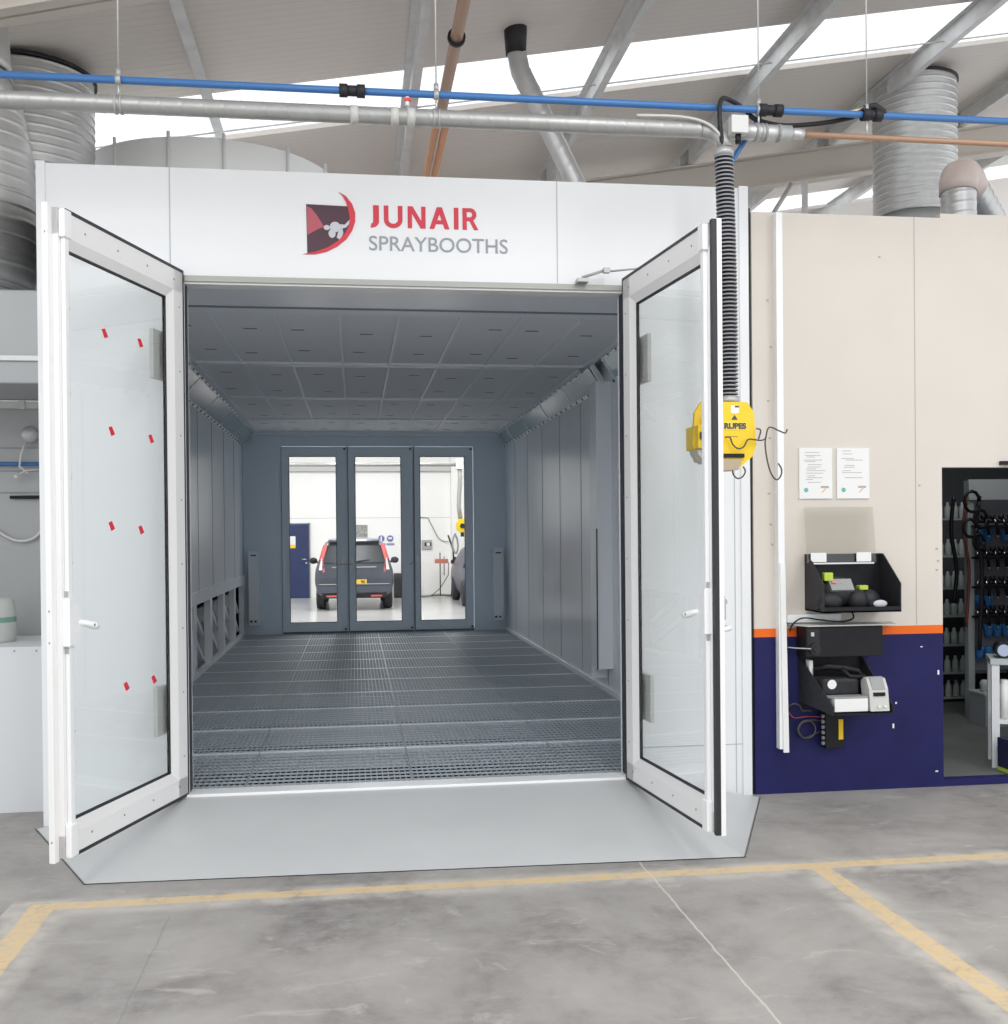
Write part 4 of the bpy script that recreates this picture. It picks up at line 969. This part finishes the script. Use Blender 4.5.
t = thing('extraction_unit', 'yellow extraction head with lettering and wire hooks, on the ribbed hose', 'extraction head', (2.1, 5.9, 2.05))
def h3(x, y_): # crop units -> metres on plane y=5.9
    return (2.055 + (x-365)/180*.1165, 2.44 - (y_-180)/560*.37)
out = [h3(p[0], p[1]) for p in ((560,197),(620,288),(628,440),(640,560),(600,660),(500,742))]
cxh = 2.048
full = [(2*cxh-p[0], p[1]) for p in out[::-1]] + out
full = [(1.985,2.44)] + full[6:] + full[:6] if False else [(2*cxh-.0-out[0][0], out[0][1])] + out + [(2*cxh-p[0], p[1]) for p in out[::-1][:-1]]
m = MB(); m.prism(full, 'y', 5.80, 5.83); m.build('front_plate', M_yel, t)
m = MB(); m.box(1.93,2.17,5.83,6.02,2.10,2.40,.02); m.build('body', M_yel, t)
m = MB(); m.prism([(1.905,2.295),(1.92,2.36),(1.965,2.40),(1.965,2.295)], 'y', 5.78, 5.95); m.box(1.875,1.95,5.74,5.96,2.165,2.295,.004); m.build('side_unit', M_yel, t)
m = MB(); m.box(1.885,1.925,5.733,5.741,2.215,2.255); m.build('socket', M_dark2, t)
m = MB(); m.lathe([(.016,0),(.012,.01)], (1.925,5.765,2.325), 12, True, 'y'); m.build('red_switch', M_redtape, t)
m = MB(); m.prism([(1.875,2.16),(1.95,2.16),(1.96,2.09),(1.93,2.085),(1.885,2.13)], 'y', 5.76, 5.9); m.build('lower_socket', M_lgrey, t)
m = MB(); m.box(2.033,2.158,5.785,5.80,2.118,2.14,.003); m.build('black_slot', M_dark, t)
m = MB(); m.prism([(1.97,2.11),(2.145,2.11),(2.125,2.05),(2.0,2.045)], 'y', 5.79, 5.95); m.build('dust_cup', mat('dusty tan plastic', (.45,.36,.24), .6), t)
m = MB(); m.box(2.085,2.131,5.798,5.80,2.365,2.41); m.build('white_label', M_paper, t)
m = MB(); m.box(2.108,2.131,5.797,5.798,2.398,2.408); m.prism([(2.088,2.33),(2.124,2.33),(2.106,2.357)], 'y', 5.798, 5.80); m.box(2.073,2.123,5.798,5.80,2.235,2.237); m.build('warning_mark', M_mark, t)
m = MB(); m.box(2.0,2.178,5.7975,5.80,2.272,2.318); m.build('badge_ground', mat('pale yellow', (.88,.66,.08), .4), t)
text('lettering', 'RUPES', 2.045, 2.172, 2.278, 2.312, 5.797, M_mark, t, .045)
def wire(pts, nm='wire_hook'):
    P = [Vector(p) for p in pts]; out = []
    for i in range(len(P)-1):
        p0, p1, p2, p3 = P[max(i-1,0)], P[i], P[i+1], P[min(i+2,len(P)-1)]
        for k in range(5):
            f = k/5; out.append(.5*((2*p1)+(-p0+p2)*f+(2*p0-5*p1+4*p2-p3)*f*f+(-p0+3*p1-3*p2+p3)*f**3))
    out.append(P[-1]); m = MB(); m.tube(out, .0045, 6); m.build(nm, M_wire, t)
H = lambda x, y_, Y=5.77: (h3(x, y_)[0], Y, h3(x, y_)[1])
wire([H(340,500), H(385,500), H(410,560), H(460,595), H(510,575), H(545,518), H(600,518), H(665,525), H(705,508)])
wire([H(705,508), H(735,415), H(820,440), H(880,462), H(900,430)])
wire([H(705,508), H(700,560), H(715,680), H(750,800), H(800,857), H(840,820), H(845,765), H(815,718)])
wire([H(620,425), H(660,440), H(640,515)])
wire([H(405,775), H(415,815), H(450,845), H(495,830), H(520,785), H(500,745)])
wire([H(185,705), H(158,740), H(155,790), H(190,838)])

# ------------------------------------------------------------------ far workshop
mb = MB(); YWf = 30.3
mb.box(-9, 14, YWf, YWf+.2, 0, 5.0); mb.box(2.68, 3.4, YWf-.25, YWf, 0, 5.0); struct(mb, 'wall_far', M_farw)
mb = MB(); mb.box(-9, 2.68, YWf-.12, YWf, 3.5, 3.62); mb.box(-9, 14, YWf-.004, YWf, 2.195, 2.21); struct(mb, 'trim_18', mat('grey line', (.55,.55,.54), .6))
mb = MB(); mb.box(-9, -8.9, 17.6, YWf, 0, 4.6); mb.box(9, 9.1, 17.6, YWf, 0, 5.0); struct(mb, 'wall_far_sides', M_farw)
mb = MB(); mb.box(-2.2, -1.26, YWf-.05, YWf, 0, 2.04); d = struct(mb, 'door_1', M_bdr)
m = MB(); m.box(-1.245+.0,-1.225,YWf-.06,YWf,0,2.07); m.box(-2.2,-1.225,YWf-.06,YWf,2.04,2.07); o = m.build('door_frame', mat('door frame grey', (.25,.26,.28), .6), d)
m = MB(); m.tube([(-1.33,YWf-.05,1.07),(-1.33,YWf-.1,1.07),(-1.45,YWf-.11,1.07)], .014, 8); m.cyl((-1.33,YWf-.05,.97),(-1.33,YWf-.06,.97),.03,10); m.build('door_handle', M_chrome, d)
m = MB(); m.box(-1.78,-1.62,YWf-.055,YWf-.05,1.47,1.71); m.build('door_notice', M_paper, d); m = MB(); m.box(-1.78,-1.62,YWf-.056,YWf-.05,1.38,1.47); m.build('yellow_notice', M_yel, d)
m = MB(); m.box(-.05,.35,YWf-.02,YWf,1.62,2.01); solo(m, 'notice_board', mat('cluttered board', (.42,.41,.38), .7, noise=.6, nscale=14), 'grey cluttered notice board on far white wall above the car', 'board')
for i, x in enumerate((.73, .975)):
    t = thing('safety_sign', ['round blue ear protection sign on far wall, left of the pair', 'round blue eye protection sign on far wall, right of the pair'][i], 'sign', (x, YWf-.01, 1.5), 0, 'round safety signs on the far wall')
    m = MB(); m.lathe([(.105,0),(.105,.01)], (x,YWf-.012,1.62), 24, True, 'y'); m.build('disc', mat('pale sign', (.62,.64,.72), .5), t)
    m = MB(); m.lathe([(.085,0),(.085,.003)], (x,YWf-.015,1.62), 24, True, 'y'); m.build('blue_disc', mat('sign blue', (.10,.11,.38), .5), t)
    m = MB(); m.box(x-.05,x+.05,YWf-.019,YWf-.015,1.60,1.66) if i else m.box(x-.025,x+.02,YWf-.019,YWf-.015,1.56,1.68); m.build('pictogram', M_paper, t)
    m = MB(); m.box(x-.10,x+.12,YWf-.006,YWf,1.43,1.49); m.build('caption_strip', mat('caption grey blue', (.26,.27,.42), .6), t)
for x, z in ((.62,2.42+.4),(.52,1.93),(.87,1.95),(.31+.02,2.9)): 
    pass
t = thing('electrical_panel', 'small grey electrical panel on far white wall right of the car', 'panel', (2.0,YWf,1.32))
m = MB(); m.box(1.85,2.14,YWf-.05,YWf,1.32,1.57); m.build('casing', mat('panel grey', (.40,.41,.41), .5), t)
m = MB(); m.box(1.93,2.12,YWf-.055,YWf-.05,1.40,1.50); m.build('socket', M_dark2, t); m = MB(); m.box(1.99,2.08,YWf-.06,YWf-.055,1.41,1.49); m.build('white_face', M_paper, t)
m = MB(); m.box(1.05,1.42,29.6,30.2,0,.66,.02); solo(m, 'waste_bin', M_dark2, 'dark bin at the foot of the far wall, right of the parked car', 'bin')
cable('drooping_cable', 'thin cable drooping across far white wall beside the pillar', [(1.3,30.27,2.205),(1.98,30.27,2.20),(2.08,30.27,2.08),(2.17,30.27,1.92),(2.30,30.27,1.66),(2.45,30.27,1.54),(2.66,30.2,1.53)], .012, M_grey)
# far hose head
t = thing('overhead_pipe', 'grey overhead pipe in the far workshop above the yellow head', 'pipe', (0,27,3.5))
m = MB(); m.cyl((-4,27,3.47),(2.62,27,3.47),.05,12); m.build('pipe', M_pipe, t); m = MB(); m.box(2.52,2.70,26.9,27.1,3.35,3.6,.02); m.build('joint_box', M_paper, t)
t = thing('extraction_hose', 'grey hose hanging down to the yellow head in far workshop', 'hose', (2.6,27,2.05))
m = MB(); m.tube([(2.62,27,3.4),(2.63,27,3.1),(2.60,27,2.7),(2.59,27,2.4),(2.63,27,2.1)], .055, 12); m.build('hose', mat('pale hose', (.35,.34,.32), .6), t)
t = thing('extraction_unit', 'yellow extraction head hanging in the far workshop behind the back doors', 'extraction head', (2.66,27,1.75))
m = MB(); m.prism([(2.52,2.0),(2.58,2.10),(2.80,2.10),(2.86,2.0),(2.86,1.85),(2.78,1.76),(2.60,1.76),(2.52,1.86)], 'y', 26.85, 27.1); m.build('body', M_yel, t)
m = MB(); m.lathe([(.06,0),(.06,.04)], (2.66,26.81,1.93), 14, True, 'y'); m.box(2.62,2.70,26.83,26.9,1.66,1.77); m.build('socket', M_dark2, t)
for k, (pts, lab) in enumerate((([(2.50,27,1.75),(2.44,27,1.6),(2.42,27,1.45),(2.46,27,1.3),(2.52,27,1.25),(2.56,27,1.4),(2.54,27,1.6),(2.50,27,1.7)], 'dark cable coil hanging below the far yellow head'), ([(2.52,29.4,1.7),(2.62,29.4,1.4),(2.66,29.4,1.2),(2.64,29.4,.6),(2.60,29.4,.05)], 'dark hose draped from the far yellow head to the stand'), ([(2.8,24.6,1.6),(2.66,24.6,1.3),(2.52,24.6,1.1),(2.46,24.6,.95)], 'dark hose slanting beside the second car'))):
    cable('cable', lab, pts, .024, M_grey if k == 0 else M_dark2)
t = thing('tool_stand', 'thin metal tool stand with terracotta tray by the far wall', 'stand', (2.31,29.6,0))
m = MB(); Q = 29.6; m.cyl((2.31,Q,.02),(2.31,Q,1.22),.016,8); m.cyl((2.42,Q,.6),(2.42,Q,1.12),.012,8); m.tube([(2.1,Q+.2,.03),(2.31,Q,.06),(2.62,Q+.1,.03)], .016, 6); m.tube([(2.05,Q,.03),(2.31,Q,.25),(2.53,Q,.6),(2.55,Q,.95)], .012, 6); m.build('frame', M_wire, t)
m = MB(); m.box(2.17,2.53,29.5,29.7,.93,1.05,.01); m.build('tray', M_term, t)
cable('floor_cable', 'cable lying along foot of the far wall behind the stand', [(1.5,29.9,.03),(1.9,29.8,.03),(2.3,29.9,.05),(2.7,29.7,.03)], .03, M_grey)
t = thing('sander', 'small dark power tool hanging at the far pillar beside the stand', 'tool', (2.7,29.5,.9))
m = MB(); m.cyl((2.60,29.5,.98),(2.84,29.5,.94),.05,10); m.cyl((2.68,29.5,.9),(2.73,29.5,1.1),.05,10); m.build('body', M_dark2, t)

def car_body(name, parent, m_, secs, cx, y0, flip=1):
    m = MB(); b = m.bm; rings = []
    for y_, prof in secs:
        ring = [b.verts.new((cx+x, y0+flip*y_, z)) for x, z in prof] + [b.verts.new((cx-x, y0+flip*y_, z)) for x, z in prof[::-1] if x > 0]
        rings.append(ring)
    n = len(rings[0])
    for i in range(len(rings)-1):
        for k in range(n):
            f = b.faces.new((rings[i][k], rings[i][(k+1)%n], rings[i+1][(k+1)%n], rings[i+1][k])); f.smooth = True
    b.faces.new(rings[0]); b.faces.new(rings[-1][::-1])
    return m.build(name, m_, parent)
def prof(w, zb, zt, belt=.95, rt=.62):
    """half section: sill, flank, belt, pillar, roof"""
    if zt < belt+.1: 
        return [(0,zb),(w*.82,zb),(w*.96,zb+.14),(w,zb+.35),(w*.98,zt-.18),(w*.93,zt-.08),(w*.84,zt-.03),(w*.6,zt),(0,zt+.02)]
    return [(0,zb),(w*.82,zb),(w*.96,zb+.14),(w,zb+.38),(w*.975,belt),(w*(.975+rt/.9)/2*.99,(belt+zt)/2+.03),(rt+.05,zt-.11),(rt-.08,zt-.03),(0,zt)]
t = thing('parked_car', 'blue-grey family car seen from behind through the back doors', 'car', (0,25.4,0))
body = car_body('body', t, M_car, [(0,[(0,.42),(.68,.42),(.82,.50),(.85,.66),(.84,.80),(.81,.90),(.78,.98),(.70,1.03),(0,1.06)]), (.05,[(0,.36),(.72,.36),(.86,.48),(.89,.70),(.88,.88),(.84,1.02),(.79,1.12),(.70,1.18),(0,1.2)]), (.28,prof(.90,.30,1.58)), (.6,prof(.91,.26,1.66)), (2.0,prof(.91,.24,1.68)), (2.7,prof(.91,.24,1.60)), (3.45,prof(.90,.24,1.02)), (4.1,prof(.87,.26,.92)), (4.42,prof(.74,.32,.74))], -.02, 25.4)
cx = -.02
m = MB(); b = m.bm
q = [(cx-.70,25.385,1.10),(cx+.70,25.385,1.10),(cx+.56,25.60,1.50),(cx-.56,25.60,1.50)]
A = [b.verts.new(p) for p in q]; B = [b.verts.new((p[0], p[1]+.12, p[2])) for p in q]; b.faces.new(A); b.faces.new(B[::-1])
for k in range(4): b.faces.new((A[k],A[(k+1)%4],B[(k+1)%4],B[k]))
m.build('rear_window', M_cglass, t)
m = MB(); m.prism([(25.52,1.585),(25.56,1.62),(25.95,1.64),(25.95,1.60),(25.6,1.55)], 'x', cx-.58, cx+.58); m.build('roof_spoiler', M_car, t)
for s_ in (-1, 1):
    def lamp(zs, xs_, nm, mm, off=0):
        m = MB(); b = m.bm; A = []; 
        for (x, z, yy_) in xs_: A.append((cx+s_*x, yy_-off, z))
        P = [b.verts.new(p) for p in A]; Q = [b.verts.new((p[0]*1.0, p[1]+.14, p[2])) for p in A]; b.faces.new(P); b.faces.new(Q[::-1])
        for k in range(len(P)): b.faces.new((P[k],P[(k+1)%len(P)],Q[(k+1)%len(P)],Q[k]))
        return m.build(nm, mm, t)
    lamp(0, [(.66,.88,25.39),(.845,.88,25.42),(.80,1.15,25.46),(.70,1.50,25.58),(.60,1.50,25.57),(.70,1.15,25.41)], 'tail_lamp', M_tail)
    lamp(0, [(.72,.93,25.385),(.80,.93,25.40),(.745,1.20,25.44),(.72,1.20,25.42)], 'lamp_lens', M_tailw, .008)
    m = MB(); m.box(cx+s_*.50-.13, cx+s_*.50+.13, 25.37, 25.44, .315, .355); m.build('bumper_reflector', M_tail, t)
    m = MB(); m.sphere((cx+s_*1.0, 27.6, 1.10), .10, 1.0, .6, .8); m.cyl((cx+s_*.86,27.62,1.05),(cx+s_*.97,27.6,1.07),.025,8); m.build('mirror', M_dark2, t)
    for y_ in (26.2, 28.75):
        m = MB(); m.lathe([(.30,-.11),(.35,-.10),(.36,-.05),(.36,.05),(.35,.10),(.30,.11)], (cx+s_*.77,y_-(.0),.36), 28, True, 'x'); w = m.build('wheel', M_tyre, t)
# low rear parts
m = MB(); m.box(cx-.86,cx+.86,25.36,25.55,.40,.60,.05); m.build('bumper', M_car, t)
m = MB(); m.box(cx-.74,cx+.74,25.42,25.6,.28,.41,.03); m.build('bumper_underside', M_dark2, t)
m = MB(); m.box(cx-.80,cx+.80,25.352,25.362,.60,.612); m.box(cx-.5,cx+.5,25.372,25.39,.985,1.0); m.build('chrome_strip', M_lgrey, t)
m = MB(); m.box(cx-.26,cx+.28,25.375,25.41,.60+.0,.71); pl = m.build('number_plate', M_plate, t)
text('plate_characters', '90', .13, .22, .615, .69, 25.374, M_dark, t, .02)
m = MB(); m.tube([(cx+.05,25.37,1.12),(cx+.35,25.40,1.16)], .012, 6); m.build('wiper', M_dark, t); t.location.y -= .55
t = thing('second_car', 'navy car front partly visible at the right back door glass', 'car', (3.42,25.0,0))
car_body('body', t, M_car2, [(0,prof(.70,.28,.66)), (.12,prof(.82,.2,.74)), (.5,prof(.87,.18,.86)), (1.1,prof(.88,.18,.98)), (1.9,prof(.88,.18,1.40)), (3.3,prof(.88,.18,1.44)), (4.2,prof(.86,.2,1.0))], 3.42, 24.9)
for s_ in (-1, 1):
    m = MB(); m.sphere((3.42+s_*.66,25.05,.68), .14, 1.1, .6, .6); m.build('head_lamp', mat('head lamp glass', (.55,.58,.66), .1), t)
    for y_ in (25.75, 28.3): m = MB(); m.lathe([(.27,-.1),(.31,-.08),(.31,.08),(.27,.1)], (3.42+s_*.80,y_,.31), 24, True, 'x'); m.build('wheel', M_tyre, t)
m = MB(); m.prism([(25.95,.99),(26.75,1.38),(26.8,1.42),(25.9,1.02)], 'x', 3.42-.66, 3.42+.66); m.build('windscreen', M_cglass, t)
m = MB(); m.box(3.42-.45,3.42+.45,24.86,24.95,.36,.52,.02); m.build('grille', M_dark, t)

# ------------------------------------------------------------------ light
w = bpy.data.worlds.new('World'); S.world = w; w.use_nodes = True; nt = w.node_tree
bg = nt.nodes['Background']; bg.inputs['Color'].default_value = (.93,.965,1,1); bg.inputs['Strength'].default_value = 1.0
def area(name, loc, rot, sx, sy, power, col=(1,1,1)):
    l = bpy.data.lights.new(name, 'AREA'); l.shape = 'RECTANGLE'; l.size = sx; l.size_y = sy; l.energy = power; l.color = col
    o = bpy.data.objects.new(name, l); COL.objects.link(o); o.location = loc; o.rotation_euler = rot; return o
for x in (-3, 0, 3): area('workshop_fill', (x, 24, 5.0), (0,0,0), .6, 8, 190)  # unseen area lights added to brighten the far workshop
area('store_lamp', (5.2, 8.2, 3.5), (0,0,0), .2, 1.2, 14)
for x in (-2.5, 2, 6): area('hall_fill', (x, 1.5, 5.2), (math.radians(25),0,0), .5, 4, 60)  # added overhead fill, out of view, to brighten the hall

# ------------------------------------------------------------------ camera
F = 1080; PIT = math.radians(-.4); YAW = math.radians(7.86)
cam = bpy.data.cameras.new('Camera'); co = bpy.data.objects.new('Camera', cam); COL.objects.link(co)
cam.sensor_fit = 'HORIZONTAL'; cam.sensor_width = 36; cam.lens = F*36/1008
cam.shift_y = (542.2-512)/1008; cam.clip_end = 200
co.matrix_world = Matrix.Translation((0,0,1.7)) @ Matrix.Rotation(-YAW,4,'Z') @ Matrix.Rotation(PI/2+PIT,4,'X') @ Matrix.Rotation(-.0092,4,'Z')
S.camera = co
S.cycles.diffuse_bounces = 9; S.cycles.max_bounces = 14; S.cycles.transparent_max_bounces = 16
vs = S.view_settings; vs.view_transform = 'Standard'; vs.look = 'None'; vs.exposure = .53; vs.gamma = 1; vs.use_curve_mapping = False
